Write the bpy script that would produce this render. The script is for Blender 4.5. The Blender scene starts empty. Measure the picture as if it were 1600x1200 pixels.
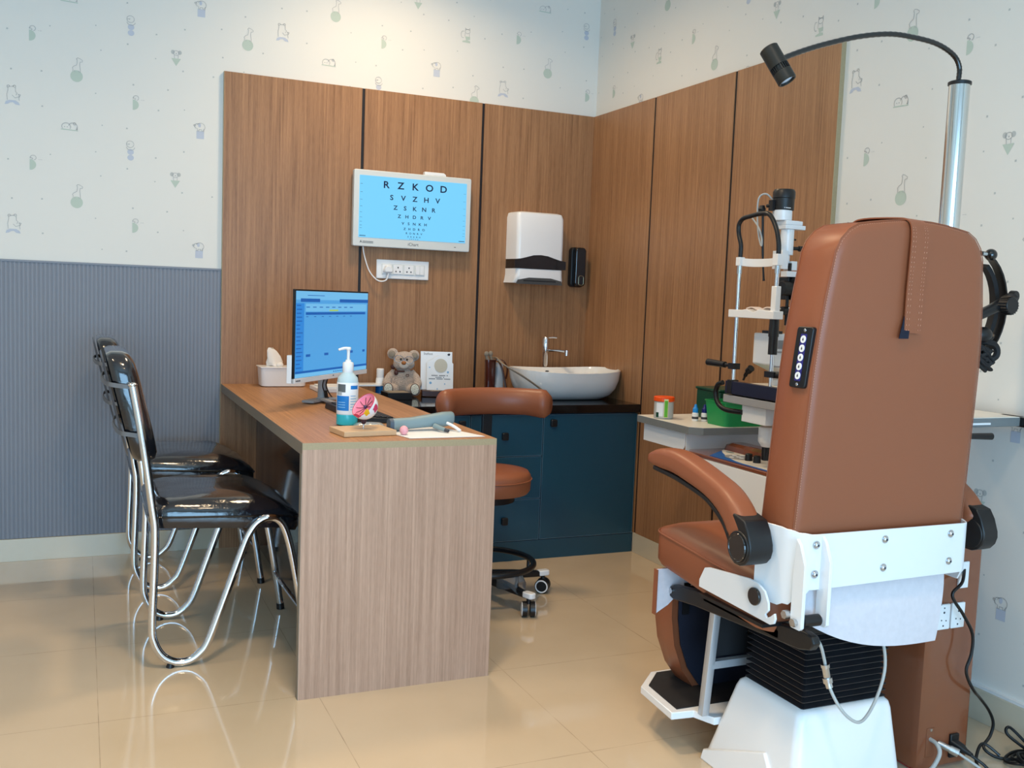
import bpy, bmesh, math, random
from mathutils import Vector, Matrix
from math import pi, sin, cos, radians
random.seed(7)
scn = bpy.context.scene
COL = scn.collection

# ------------------------------------------------------------------ camera, world, lights, exposure
def setup_view():
    yaw, pitch, roll = radians(23.90486858), radians(-5.00462521), radians(2.17788322)
    f = Vector((sin(yaw)*cos(pitch), cos(yaw)*cos(pitch), sin(pitch)))
    r = f.cross(Vector((0, 0, 1))).normalized(); u = r.cross(f)
    r2 = r*cos(roll)+u*sin(roll); u2 = -r*sin(roll)+u*cos(roll)
    cam = bpy.data.cameras.new('camera'); co = bpy.data.objects.new('camera', cam); COL.objects.link(co)
    cam.sensor_width = 36; cam.lens = 1522.217*36/1600; cam.clip_start = 0.05
    m = Matrix((r2, u2, -f)).transposed().to_4x4()
    m.translation = Vector((-2.42741937, -4.55450794, 1.19395269))
    co.matrix_world = m
    scn.camera = co
setup_view()
scn.view_settings.view_transform = 'Standard'; scn.view_settings.look = 'None'
scn.view_settings.gamma = 1; scn.view_settings.use_curve_mapping = False
scn.view_settings.exposure = 0.1
w = bpy.data.worlds.new('world'); scn.world = w; w.use_nodes = True
bg = w.node_tree.nodes['Background']; bg.inputs[0].default_value = (0.42, 0.68, 1.0, 1); bg.inputs[1].default_value = 1.1

def area(name, loc, rot, sx, sy, power, color, spread=180):
    l = bpy.data.lights.new(name, 'AREA'); l.shape = 'RECTANGLE'; l.size = sx; l.size_y = sy
    l.energy = power; l.color = color; l.spread = radians(spread)
    o = bpy.data.objects.new(name, l); COL.objects.link(o); o.location = loc; o.rotation_euler = rot
    return o
# daylight entering through the big window behind the camera
area('window_daylight', (-2.35, -6.55, 1.15), (radians(90), 0, 0), 3.0, 2.0, 145, (0.38, 0.69, 1.0))
WARM = (1.0, 0.74, 0.46)
CEIL_LAMPS = [(-1.15, -0.75, 15, 150), (-1.9, -2.5, 19, 145), (-1.6, -3.7, 9, 110), (-3.4, -1.6, 8, 150)]
for lx, ly, p, sp in CEIL_LAMPS:
    area('ceiling_lamp_light', (lx, ly, 2.90), (0, 0, 0), 0.28, 0.28, p, WARM, sp)

# ------------------------------------------------------------------ materials
MATS = {}
def srgb(c):
    out = []
    for v in c:
        v = v/255
        out.append(v/12.92 if v <= 0.04045 else ((v+0.055)/1.055)**2.4)
    return tuple(out)+(1,)
def mat(name, c, rough=0.5, metal=0.0, coat=0.0, spec=0.5, bump=None, emit=None, es=0.0, trans=0.0, ior=1.45, sheen=0.0, var=0.0):
    if name in MATS: return MATS[name]
    m = bpy.data.materials.new(name); m.use_nodes = True; nt = m.node_tree
    b = nt.nodes['Principled BSDF']
    b.inputs['Base Color'].default_value = srgb(c); b.inputs['Roughness'].default_value = rough
    b.inputs['Metallic'].default_value = metal; b.inputs['Coat Weight'].default_value = coat
    b.inputs['Coat Roughness'].default_value = 0.06
    b.inputs['Specular IOR Level'].default_value = spec; b.inputs['IOR'].default_value = ior
    b.inputs['Transmission Weight'].default_value = trans
    b.inputs['Sheen Weight'].default_value = sheen
    if emit is not None:
        b.inputs['Emission Color'].default_value = srgb(emit); b.inputs['Emission Strength'].default_value = es
    tc = nt.nodes.new('ShaderNodeTexCoord')
    n = nt.nodes.new('ShaderNodeTexNoise'); n.inputs['Scale'].default_value = bump[0] if bump else 30
    n.inputs['Detail'].default_value = 4
    nt.links.new(tc.outputs['Object'], n.inputs['Vector'])
    if bump:
        bp = nt.nodes.new('ShaderNodeBump'); bp.inputs['Strength'].default_value = bump[1]; bp.inputs['Distance'].default_value = bump[2] if len(bump) > 2 else 0.002
        nt.links.new(n.outputs['Fac'], bp.inputs['Height']); nt.links.new(bp.outputs['Normal'], b.inputs['Normal'])
    if var > 0:
        mx = nt.nodes.new('ShaderNodeMix'); mx.data_type = 'RGBA'; mx.blend_type = 'MULTIPLY'; mx.inputs[0].default_value = 1
        mr = nt.nodes.new('ShaderNodeMapRange'); mr.inputs[3].default_value = 1-var; mr.inputs[4].default_value = 1+var*0.5
        nt.links.new(n.outputs['Fac'], mr.inputs[0]); mx.inputs[6].default_value = srgb(c)
        nt.links.new(mr.outputs[0], mx.inputs[7]); nt.links.new(mx.outputs[2], b.inputs['Base Color'])
    MATS[name] = m; return m
def wood(name, c_lo, c_hi, axis='Z', rough=0.42, scale=1.0):
    m = bpy.data.materials.new(name); m.use_nodes = True; nt = m.node_tree; N = nt.nodes; L = nt.links
    b = N['Principled BSDF']; b.inputs['Roughness'].default_value = rough; b.inputs['Specular IOR Level'].default_value = 0.4
    tc = N.new('ShaderNodeTexCoord')
    def mp(s_across, s_along):
        q = N.new('ShaderNodeMapping'); s = [s_across]*3; s['XYZ'.index(axis)] = s_along
        q.inputs['Scale'].default_value = s; L.new(tc.outputs['Object'], q.inputs['Vector']); return q
    n1 = N.new('ShaderNodeTexNoise'); n1.inputs['Scale'].default_value = 1; n1.inputs['Detail'].default_value = 5; n1.inputs['Roughness'].default_value = 0.65
    L.new(mp(170*scale, 2.2).outputs[0], n1.inputs['Vector'])
    n2 = N.new('ShaderNodeTexNoise'); n2.inputs['Scale'].default_value = 1; n2.inputs['Detail'].default_value = 3
    n2.inputs['Distortion'].default_value = 0.4
    L.new(mp(26*scale, 0.8).outputs[0], n2.inputs['Vector'])
    n3 = N.new('ShaderNodeTexNoise'); n3.inputs['Scale'].default_value = 1; n3.inputs['Detail'].default_value = 2
    L.new(mp(420*scale, 30).outputs[0], n3.inputs['Vector'])
    wv = N.new('ShaderNodeTexWave'); wv.wave_type = 'RINGS'; wv.rings_direction = 'SPHERICAL' if False else 'Y'
    wv.inputs['Scale'].default_value = 1.0; wv.inputs['Distortion'].default_value = 3.0; wv.inputs['Detail'].default_value = 2
    L.new(mp(9*scale, 0.55).outputs[0], wv.inputs['Vector'])
    def mth(op, a, bb):
        q = N.new('ShaderNodeMath'); q.operation = op
        for i, v in enumerate((a, bb)):
            if isinstance(v, (int, float)): q.inputs[i].default_value = v
            else: L.new(v, q.inputs[i])
        return q.outputs[0]
    s = mth('ADD', mth('MULTIPLY', n1.outputs['Fac'], 0.66), mth('MULTIPLY', n2.outputs['Fac'], 0.16))
    s = mth('ADD', s, mth('MULTIPLY', n3.outputs['Fac'], 0.22))
    s = mth('ADD', s, mth('MULTIPLY', wv.outputs['Fac'], 0.05))
    cr = N.new('ShaderNodeValToRGB'); e = cr.color_ramp.elements
    e[0].position = 0.36; e[0].color = srgb(c_lo); e[1].position = 0.70; e[1].color = srgb(c_hi)
    L.new(s, cr.inputs[0]); L.new(cr.outputs[0], b.inputs['Base Color'])
    bp = N.new('ShaderNodeBump'); bp.inputs['Strength'].default_value = 0.12; bp.inputs['Distance'].default_value = 0.001
    L.new(n1.outputs['Fac'], bp.inputs['Height']); L.new(bp.outputs['Normal'], b.inputs['Normal'])
    MATS[name] = m; return m

M_wood = wood('wood_vertical', (126, 87, 57), (176, 130, 91), 'Z')
M_woody = wood('wood_desk_top', (138, 96, 62), (190, 140, 98), 'Y')
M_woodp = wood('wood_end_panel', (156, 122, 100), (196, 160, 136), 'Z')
M_edge = mat('edge_band', (168, 150, 116), 0.5, bump=(200, 0.1), var=0.15)
M_edge2 = mat('desk_edge_grey', (132, 120, 104), 0.5, var=0.1)
M_paper = mat('wallpaper_white', (226, 223, 215), 0.62, bump=(500, 0.05, 0.0005))
M_line = mat('wallpaper_line', (168, 168, 168), 0.7)
M_sage = mat('wallpaper_sage', (188, 200, 186), 0.7)
M_blue = mat('wallpaper_blue', (190, 196, 208), 0.7)
M_dot = mat('wallpaper_dot', (186, 188, 184), 0.7)
M_rib = mat('ribbed_blue_grey', (132, 137, 147), 0.5, var=0.04)
M_ribd = mat('ribbed_blue_grey_groove', (118, 123, 133), 0.55)
M_skirt = mat('skirting_tile', (206, 196, 174), 0.12, spec=0.6, var=0.03)
M_white = mat('painted_white', (228, 228, 226), 0.6)
M_granite = mat('black_granite', (20, 17, 17), 0.08, spec=0.6, bump=(300, 0.02), var=0.3)
M_blueLam = mat('blue_laminate', (26, 74, 94), 0.32, coat=0.2, var=0.06)
M_blueEdge = mat('blue_laminate_edge', (110, 140, 160), 0.4)
M_dkLam = mat('dark_glossy_laminate', (26, 34, 44), 0.10, coat=0.5)
M_groove = mat('groove_black', (22, 14, 16), 0.5)
M_chrome = mat('chrome', (225, 226, 230), 0.09, metal=1.0)
M_steel = mat('brushed_steel', (200, 202, 205), 0.25, metal=1.0, bump=(80, 0.05))
M_alu = mat('aluminium', (190, 192, 195), 0.42, metal=0.6)
M_blk = mat('black_plastic', (22, 22, 24), 0.38, bump=(120, 0.05))
M_blkg = mat('black_gloss', (14, 14, 16), 0.12, coat=0.6)
M_blkm = mat('black_matte', (26, 25, 27), 0.7, bump=(60, 0.15))
M_vinyl = mat('black_vinyl_wrapped', (20, 22, 28), 0.18, coat=1.0, bump=(11, 0.6, 0.012))
M_shell = mat('chair_grey_shell', (70, 72, 78), 0.3, coat=0.4, bump=(20, 0.2))
M_tan = mat('tan_leather', (142, 82, 54), 0.40, spec=0.45, bump=(420, 0.12, 0.0006), var=0.05)
M_stitch = mat('stitching', (196, 140, 112), 0.6)
M_pwhite = mat('white_plastic', (236, 236, 236), 0.32, coat=0.25)
M_pwhite2 = mat('white_metal_paint', (232, 234, 236), 0.3, coat=0.3)
M_porc = mat('porcelain', (238, 238, 236), 0.06, coat=0.8)
M_brownp = mat('brown_console_paint', (128, 72, 46), 0.2, coat=0.7, var=0.04)
M_cream = mat('cream_laminate', (236, 230, 218), 0.35)
M_greyedge = mat('grey_edge', (116, 120, 120), 0.5)
M_greypl = mat('grey_painted_metal', (150, 150, 152), 0.45)
M_navy = mat('navy_cloth', (16, 22, 40), 0.85, bump=(300, 0.2))
M_navyp = mat('navy_painted_metal', (26, 30, 52), 0.35)
M_cloth = mat('grey_white_backing_cloth', (216, 210, 214), 0.9, bump=(60, 0.3, 0.003), var=0.12)
M_green = mat('green_plastic', (20, 140, 76), 0.35)
M_dgreen = mat('dark_green_plastic', (16, 66, 48), 0.35)
M_orange = mat('orange_lid', (240, 84, 20), 0.4)
M_lbl = mat('label_white', (236, 238, 240), 0.5)
M_lblblue = mat('label_blue', (20, 120, 200), 0.45)
M_gel = mat('turquoise_gel', (60, 190, 205), 0.12, trans=0.15, ior=1.35)
M_clear = mat('translucent_plastic', (205, 228, 234), 0.25, trans=0.2, ior=1.2)
M_pink = mat('pink_eye_model', (236, 130, 160), 0.4, var=0.12)
M_pinkd = mat('dark_pink', (206, 52, 92), 0.4)
M_red = mat('red_paint', (190, 40, 40), 0.4)
M_yellow = mat('yellow_paint', (240, 180, 30), 0.4)
M_ltwood = mat('light_wood_block', (206, 172, 132), 0.5, var=0.08, bump=(40, 0.1))
M_scope = mat('grey_blue_plastic', (126, 146, 150), 0.4)
M_fur = mat('bear_fur', (196, 176, 160), 0.95, bump=(170, 1.0, 0.008), sheen=0.4, var=0.35)
M_muzzle = mat('bear_muzzle', (216, 200, 184), 0.95, bump=(260, 0.6, 0.003))
M_nose = mat('bear_nose', (150, 90, 36), 0.5)
M_ribbon = mat('brown_ribbon', (72, 34, 28), 0.5)
M_glassfr = mat('blue_grey_wire', (120, 142, 166), 0.3, metal=0.5)
M_tissue = mat('tissue', (238, 232, 226), 0.9)
M_bag = mat('brown_gloss_case', (70, 26, 18), 0.14, coat=0.7)
M_taupe = mat('taupe_fabric', (140, 128, 112), 0.85)
M_brass = mat('brown_stand', (62, 34, 24), 0.25)
M_tank = mat('smoke_plastic', (24, 24, 28), 0.1, coat=0.5)
M_screen = mat('chart_screen', (0, 0, 0), 0.3, emit=(118, 204, 250), es=1.0)
M_screen2 = mat('monitor_screen', (0, 0, 0), 0.3, emit=(78, 160, 222), es=0.95)
M_scr_hd = mat('monitor_screen_blue', (0, 0, 0), 0.3, emit=(20, 96, 178), es=0.9)
M_scr_lt = mat('monitor_screen_light', (0, 0, 0), 0.3, emit=(112, 186, 232), es=0.95)
M_scr_sb = mat('monitor_screen_side', (0, 0, 0), 0.3, emit=(44, 134, 214), es=0.95)
M_scr_y = mat('monitor_screen_yellow', (0, 0, 0), 0.3, emit=(170, 205, 90), es=0.9)
M_letter = mat('chart_letter', (0, 0, 0), 0.3, emit=(10, 26, 66), es=0.8)
M_bezel = mat('grey_bezel', (212, 216, 214), 0.35)
M_print = mat('print_dark', (60, 62, 70), 0.6)
M_lens = mat('lamp_glass', (190, 215, 240), 0.15, coat=0.5)
M_gcord = mat('grey_cord', (176, 176, 172), 0.4)
M_bcord = mat('black_cord', (14, 14, 16), 0.4)
M_film = mat('clear_film', (200, 205, 210), 0.15, trans=0.85, ior=1.1, bump=(30, 0.6, 0.004))
M_beige = mat('card_beige', (196, 188, 168), 0.5)
M_ltblue = mat('print_light_blue', (130, 180, 220), 0.6)

def floor_material():
    m = bpy.data.materials.new('floor_tiles'); m.use_nodes = True; nt = m.node_tree; N = nt.nodes; L = nt.links
    b = N['Principled BSDF']; b.inputs['Roughness'].default_value = 0.06; b.inputs['Specular IOR Level'].default_value = 0.62
    tc = N.new('ShaderNodeTexCoord'); mp = N.new('ShaderNodeMapping')
    # grout lines at x = -1.187 + 0.6k, y = -1.767 + 0.6k
    mp.inputs['Location'].default_value = (1.187+6, 1.767+6, 0)
    L.new(tc.outputs['Object'], mp.inputs['Vector'])
    sx = N.new('ShaderNodeSeparateXYZ'); L.new(mp.outputs[0], sx.inputs[0])
    def mth(op, a, bb=None):
        q = N.new('ShaderNodeMath'); q.operation = op
        for i, v in enumerate((a, bb)):
            if v is None: continue
            if isinstance(v, (int, float)): q.inputs[i].default_value = v
            else: L.new(v, q.inputs[i])
        return q.outputs[0]
    def line(o):
        f = mth('FRACT', mth('ADD', mth('DIVIDE', o, 0.6), 0.5)); return mth('LESS_THAN', mth('ABSOLUTE', mth('SUBTRACT', f, 0.5)), 0.0017)
    g = mth('MAXIMUM', line(sx.outputs[0]), line(sx.outputs[1]))
    ns = N.new('ShaderNodeTexNoise'); ns.inputs['Scale'].default_value = 2.2; ns.inputs['Detail'].default_value = 6; L.new(tc.outputs['Object'], ns.inputs['Vector'])
    cr = N.new('ShaderNodeValToRGB'); e = cr.color_ramp.elements
    e[0].position = 0.3; e[0].color = srgb((198, 178, 150)); e[1].position = 0.7; e[1].color = srgb((208, 188, 160)); L.new(ns.outputs['Fac'], cr.inputs[0])
    n2 = N.new('ShaderNodeTexNoise'); n2.inputs['Scale'].default_value = 9; L.new(tc.outputs['Object'], n2.inputs['Vector'])
    gs = mth('MULTIPLY', g, mth('MULTIPLY', mth('SUBTRACT', n2.outputs['Fac'], 0.22), 1.3))
    mx = N.new('ShaderNodeMix'); mx.data_type = 'RGBA'; L.new(gs, mx.inputs[0]); L.new(cr.outputs[0], mx.inputs[6]); mx.inputs[7].default_value = srgb((112, 92, 70))
    L.new(mx.outputs[2], b.inputs['Base Color']); MATS['floor'] = m; return m
M_floor = floor_material()

# ------------------------------------------------------------------ mesh helpers (world coordinates in, origin moved at link time)
def BM(): return bmesh.new()
def face(bm, vs, mi=0):
    try:
        f = bm.faces.new(vs); f.material_index = mi; return f
    except ValueError: return None
def box(bm, x0, x1, y0, y1, z0, z1, mi=0, M=None):
    c = [(x, y, z) for x in (x0, x1) for y in (y0, y1) for z in (z0, z1)]
    v = [bm.verts.new((M @ Vector(p)) if M else p) for p in c]
    for q in ((0, 1, 3, 2), (4, 6, 7, 5), (0, 4, 5, 1), (2, 3, 7, 6), (0, 2, 6, 4), (1, 5, 7, 3)): face(bm, [v[i] for i in q], mi)
def rings(bm, rs, mi=0, cap=True, closed=False):
    R = [[bm.verts.new(p) for p in r] for r in rs]; n = len(R[0])
    rng = range(len(R)) if closed else range(len(R)-1)
    for i in rng:
        a, b = R[i], R[(i+1) % len(R)]
        for j in range(n): face(bm, [a[j], a[(j+1) % n], b[(j+1) % n], b[j]], mi)
    if cap and not closed:
        face(bm, R[0][::-1], mi); face(bm, R[-1], mi)
def frame(d):
    d = Vector(d).normalized(); a = Vector((0, 0, 1)) if abs(d.z) < 0.9 else Vector((1, 0, 0))
    u = d.cross(a).normalized(); return u, d.cross(u)
def cyl(bm, p0, p1, r0, r1=None, seg=24, mi=0, cap=True):
    r1 = r0 if r1 is None else r1; p0, p1 = Vector(p0), Vector(p1); u, v = frame(p1-p0)
    rings(bm, [[p+u*r*cos(2*pi*k/seg)+v*r*sin(2*pi*k/seg) for k in range(seg)] for p, r in ((p0, r0), (p1, r1))], mi, cap)
def cr_pts(pts, n=6, closed=False):
    P = [Vector(p) for p in pts]; out = []
    m = len(P)
    for i in range(m if closed else m-1):
        if closed: a, b, c, d = P[i-1], P[i], P[(i+1) % m], P[(i+2) % m]
        else: a, b, c, d = P[max(i-1, 0)], P[i], P[i+1], P[min(i+2, m-1)]
        for k in range(n):
            t = k/n; out.append(0.5*((2*b)+(c-a)*t+(2*a-5*b+4*c-d)*t*t+(3*b-a-3*c+d)*t**3))
    if not closed: out.append(P[-1])
    return out
def tube(bm, pts, r, seg=12, mi=0, smooth=6, closed=False, cap=True, flat=1.0):
    P = cr_pts(pts, smooth, closed) if smooth else [Vector(p) for p in pts]
    n = len(P); T = [(P[(i+1) % n if closed else min(i+1, n-1)]-P[(i-1) if closed else max(i-1, 0)]).normalized() for i in range(n)]
    u, v = frame(T[0]); rs = []
    for i in range(n):
        if i:
            q = T[i-1].rotation_difference(T[i]); u = q @ u
            u = (u-T[i]*u.dot(T[i])).normalized()
        v = T[i].cross(u); rr = r[i*(len(r)-1)//max(n-1, 1)] if isinstance(r, (list, tuple)) else r
        rs.append([P[i]+u*rr*cos(2*pi*k/seg)+v*rr*flat*sin(2*pi*k/seg) for k in range(seg)])
    rings(bm, rs, mi, cap, closed)
def strip(bm, pts, side, w, t, mi=0, smooth=6):
    """flat band following pts, width w along side (a direction), thickness t"""
    P = cr_pts(pts, smooth) if smooth else [Vector(p) for p in pts]; s = Vector(side).normalized(); rs = []
    for i, p in enumerate(P):
        T = (P[min(i+1, len(P)-1)]-P[max(i-1, 0)]).normalized(); n = T.cross(s).normalized()
        rs.append([p+s*w/2+n*t/2, p-s*w/2+n*t/2, p-s*w/2-n*t/2, p+s*w/2-n*t/2])
    rings(bm, rs, mi)
def lathe(bm, prof, c, seg=32, mi=0, sx=1, sy=1, M=None):
    c = Vector(c); rs = []
    for r, z in prof:
        ring = []
        for k in range(seg):
            p = Vector((r*sx*cos(2*pi*k/seg), r*sy*sin(2*pi*k/seg), z))
            ring.append(c+((M @ p) if M else p))
        rs.append(ring)
    rings(bm, rs, mi)
def ell(bm, c, r, M=None, mi=0, u=20, v=12):
    c = Vector(c); rs = []
    for i in range(1, v):
        a = pi*i/v; ring = []
        for k in range(u):
            p = Vector((r[0]*sin(a)*cos(2*pi*k/u), r[1]*sin(a)*sin(2*pi*k/u), -r[2]*cos(a)))
            ring.append(c+((M @ p) if M else p))
        rs.append(ring)
    rings(bm, rs, mi)
def prism(bm, poly, o, U, V, t, mi=0):
    """extrude 2-D polygon (in U,V frame at o) by vector t"""
    o, U, V, t = Vector(o), Vector(U), Vector(V), Vector(t)
    rings(bm, [[o+U*a+V*b for a, b in poly], [o+U*a+V*b+t for a, b in poly]], mi)
def rrect(w, h, r, n=6, cx=0, cy=0):
    out = []
    for sx, sy, a0 in ((1, 1, 0), (-1, 1, 90), (-1, -1, 180), (1, -1, 270)):
        for k in range(n+1):
            a = radians(a0+90*k/n); out.append((cx+sx*(w/2-r)+r*cos(a), cy+sy*(h/2-r)+r*sin(a)))
    return out
def cushion(bm, poly_fn, zs, mi=0):
    """rings from poly_fn(k) -> list of 3-D points"""
    rings(bm, [poly_fn(z) for z in zs], mi)
def quad(bm, a, b, c, d, mi=0): face(bm, [bm.verts.new(p) for p in (a, b, c, d)], mi)
def text(bm, s, o, U, V, size, mi=0, align='CENTER', off=0.0, font_sx=1.0, space=1.0, depth=0.0):
    cu = bpy.data.curves.new('t', 'FONT'); cu.body = s; cu.size = 1; cu.align_x = align; cu.align_y = 'CENTER'; cu.resolution_u = 3
    cu.offset = off; cu.space_character = space
    ob = bpy.data.objects.new('t', cu); COL.objects.link(ob)
    dg = bpy.context.evaluated_depsgraph_get(); me = ob.evaluated_get(dg).to_mesh()
    o, U, V = Vector(o), Vector(U), Vector(V)
    vs = [bm.verts.new(o+U*(v.co.x*size*font_sx)+V*(v.co.y*size)) for v in me.vertices]
    for p in me.polygons: face(bm, [vs[i] for i in p.vertices], mi)
    ob.evaluated_get(dg).to_mesh_clear(); bpy.data.objects.remove(ob); bpy.data.curves.remove(cu)

def obj(name, bm, mats, parent=None, bevel=0, bseg=2, angle=35, sub=0, origin=None, remesh=0, flat=False, smoothm=0, label=None):
    if not isinstance(mats, (list, tuple)): mats = [mats]
    bmesh.ops.recalc_face_normals(bm, faces=bm.faces)
    if parent is not None: o0 = parent['_org'] if '_org' in parent else (0, 0, 0); o0 = Vector(o0)
    elif origin is not None: o0 = Vector(origin)
    else:
        xs = [v.co for v in bm.verts]
        o0 = Vector(((min(p.x for p in xs)+max(p.x for p in xs))/2, (min(p.y for p in xs)+max(p.y for p in xs))/2, min(p.z for p in xs)))
    for v in bm.verts: v.co -= o0
    me = bpy.data.meshes.new(name); bm.to_mesh(me); bm.free()
    for m in mats: me.materials.append(m)
    ob = bpy.data.objects.new(name, me); COL.objects.link(ob)
    if not flat:
        for p in me.polygons: p.use_smooth = True
        if remesh == 0: me.set_sharp_from_angle(angle=radians(angle))
    if parent is not None: ob.parent = parent
    else: ob.location = o0
    ob['_org'] = tuple(o0)
    if remesh:
        md = ob.modifiers.new('remesh', 'REMESH'); md.mode = 'VOXEL'; md.voxel_size = remesh; md.use_smooth_shade = True
    if smoothm:
        md = ob.modifiers.new('smooth', 'SMOOTH'); md.factor = 0.7; md.iterations = smoothm
    if bevel:
        md = ob.modifiers.new('bevel', 'BEVEL'); md.width = bevel; md.segments = bseg; md.limit_method = 'ANGLE'; md.angle_limit = radians(40); md.harden_normals = False
    if sub:
        md = ob.modifiers.new('sub', 'SUBSURF'); md.levels = sub; md.render_levels = sub
    if label: ob['label'] = label
    return ob
def thing(name, label, cat, loc, group=None):
    o = bpy.data.objects.new(name, None); COL.objects.link(o); o.location = loc; o.empty_display_size = 0.05
    o['label'] = label; o['category'] = cat; o['_org'] = tuple(loc)
    if group: o['group'] = group
    return o
def tag(o, label, cat, group=None):
    o['label'] = label; o['category'] = cat
    if group: o['group'] = group
    return o
def struct(o): o['kind'] = 'structure'; return o
def copy_tree(o, parent=None):
    kids = [c for c in bpy.data.objects if c.parent == o]
    c = o.copy(); COL.objects.link(c); c.parent = parent
    for k in kids: copy_tree(k, c)
    return c

# ------------------------------------------------------------------ wallpaper drawing
def arc(cx, cy, rx, ry, a0, a1, n=12):
    return [(cx+rx*cos(radians(a0+(a1-a0)*k/n)), cy+ry*sin(radians(a0+(a1-a0)*k/n))) for k in range(n+1)]
def motifs():
    """list of (kind, points) in millimetres; kind L = line, S = sage fill, B = blue fill, G = grey fill"""
    m = {}
    g = [(445, 530), (448, 500), (438, 475), (460, 450), (500, 430), (508, 400), (510, 350), (498, 335), (515, 315), (550, 325), (588, 350), (585, 372), (550, 378), (545, 420), (555, 500), (555, 540)]
    g = [((x-500)*.264, (510-y)*.264) for x, y in g]
    m['giraffe'] = [('S', arc(0, -24, 24, 24, 0, 360, 28)[:-1]), ('L', g), ('L', [(-8, -1), (-7, -7)]), ('L', [(8, -1), (9, -7)])]
    m['penguin'] = [('T', [(-11, 7)]+arc(-11, -14, 24, 22, 90, -90, 14)), ('L', arc(2, 15, 11, 10, -70, 200, 12)), ('L', [(-11, 15), (-3, 14), (1, 10), (-4, 8)]), ('D', [(22, 8), (26, 8), (26, 9), (22, 9)]), ('D', [(28, 8), (36, 8), (36, 9), (28, 9)])]
    m['panda'] = [('S', [(-34, -14), (34, -16), (32, -12), (-30, -10)]), ('L', arc(-12, 0, 17, 15, -35, 215, 14)), ('L', arc(14, 1, 17, 16, -40, 170, 12)), ('L', arc(20, 14, 5, 5, 0, 360, 8)), ('D', arc(-18, -1, 2, 2, 0, 360, 6)[:-1]), ('D', arc(-8, -1, 2, 2, 0, 360, 6)[:-1]), ('L', [(24, -8), (31, -10), (28, 0)])]
    m['chick'] = [('L', arc(0, 27, 15, 14, 0, 360, 16)), ('L', arc(2, 16, 17, 14, 190, 350, 10)), ('L', [(-14, 26), (-2, 28), (-6, 24)]), ('B', arc(2, -6, 13, 12, 0, 360, 18)[:-1]), ('B', arc(2, -30, 13, 12, 0, 360, 18)[:-1])]
    m['elephant'] = [('B', [(-14, -36), (18, -36), (18, -3), (-14, -3)]), ('L', arc(4, 15, 18, 17, -60, 150, 12)), ('L', arc(-10, 18, 11, 11, 60, 250, 10)), ('L', [(-20, 14), (-27, 20), (-24, 24), (-17, 20)]), ('L', [(-10, 8), (-10, -3), (-4, -3), (-3, 4), (8, 4), (8, -3), (17, -3), (17, 8)]), ('B', arc(-1, 22, 6, 9, 0, 360, 12)[:-1])]
    m['koala'] = [('S', [(-20, -4), (20, -4), (0, -36)]), ('L', arc(0, 19, 12, 10, 0, 360, 14)), ('G', arc(-14, 22, 8, 9, 0, 360, 12)[:-1]), ('G', arc(15, 22, 8, 9, 0, 360, 12)[:-1]), ('L', [(-8, 10), (-7, -4)]), ('L', [(8, 10), (8, -4)]), ('D', arc(0, 17, 2, 3, 0, 360, 6)[:-1])]
    m['bear'] = [('B', [(-28, -40), (-24, -28), (-12, -22), (12, -22), (24, -30), (28, -40), (12, -38), (2, -30), (-8, -32), (-16, -38)]), ('L', [(-18, -22), (-20, 0), (-16, 18), (-16, 28), (-10, 32), (4, 34), (12, 28), (12, 14), (18, 8), (14, 0)]), ('L', arc(-14, 32, 5, 5, 0, 240, 8)), ('L', arc(8, 34, 5, 5, -30, 200, 8)), ('L', [(0, -2), (10, -12), (26, -6), (22, 4), (30, 2), (24, -10)]), ('L', [(24, -12), (26, -22)])]
    m['fox'] = [('S', [(-18, -34), (24, -36), (22, -26), (6, -22), (22, -20), (22, -6), (-4, -6), (2, -24), (-16, -28)]), ('L', arc(8, 18, 13, 10, 0, 360, 14)), ('L', [(-2, 24), (-4, 34), (4, 28), (14, 28), (20, 34), (20, 22)]), ('L', [(-6, -6), (-4, 10)]), ('L', [(18, -6), (18, 9)]), ('L', arc(-16, 2, 9, 16, 60, 300, 12))]
    return m
MOT = motifs()
TILE = [('penguin', -2.615, 2.21), ('penguin', -2.217, 1.975), ('panda', -2.476, 1.842), ('chick', -2.238, 2.289), ('elephant', -1.952, 1.88),
        ('koala', -2.053, 2.181), ('giraffe', -2.448, 2.077), ('giraffe', -1.751, 2.298), ('bear', -2.689, 1.949), ('fox', -1.806, 2.06)]
def make_dots():
    out = []
    tries = 0
    while len(out) < 27 and tries < 4000:
        tries += 1; x, z = random.uniform(0, 1.09), random.uniform(0, .523); ok = True
        for px, pz in out:
            for a in (-1, 0, 1):
                for b in (-1, 0, 1):
                    if math.hypot(px+a*1.09-x, pz+b*.523-a*.12-z) < .095: ok = False
        for _, px, pz in TILE:
            for a in range(-4, 5):
                for b in range(-6, 7):
                    if math.hypot(px+a*1.09-x+2.2, pz+b*.523-a*.12-z-1.9) < .062: ok = False
        if ok: out.append((x, z))
    return [(x-2.2, z+1.9) for x, z in out]
DOTS = make_dots()
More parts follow.
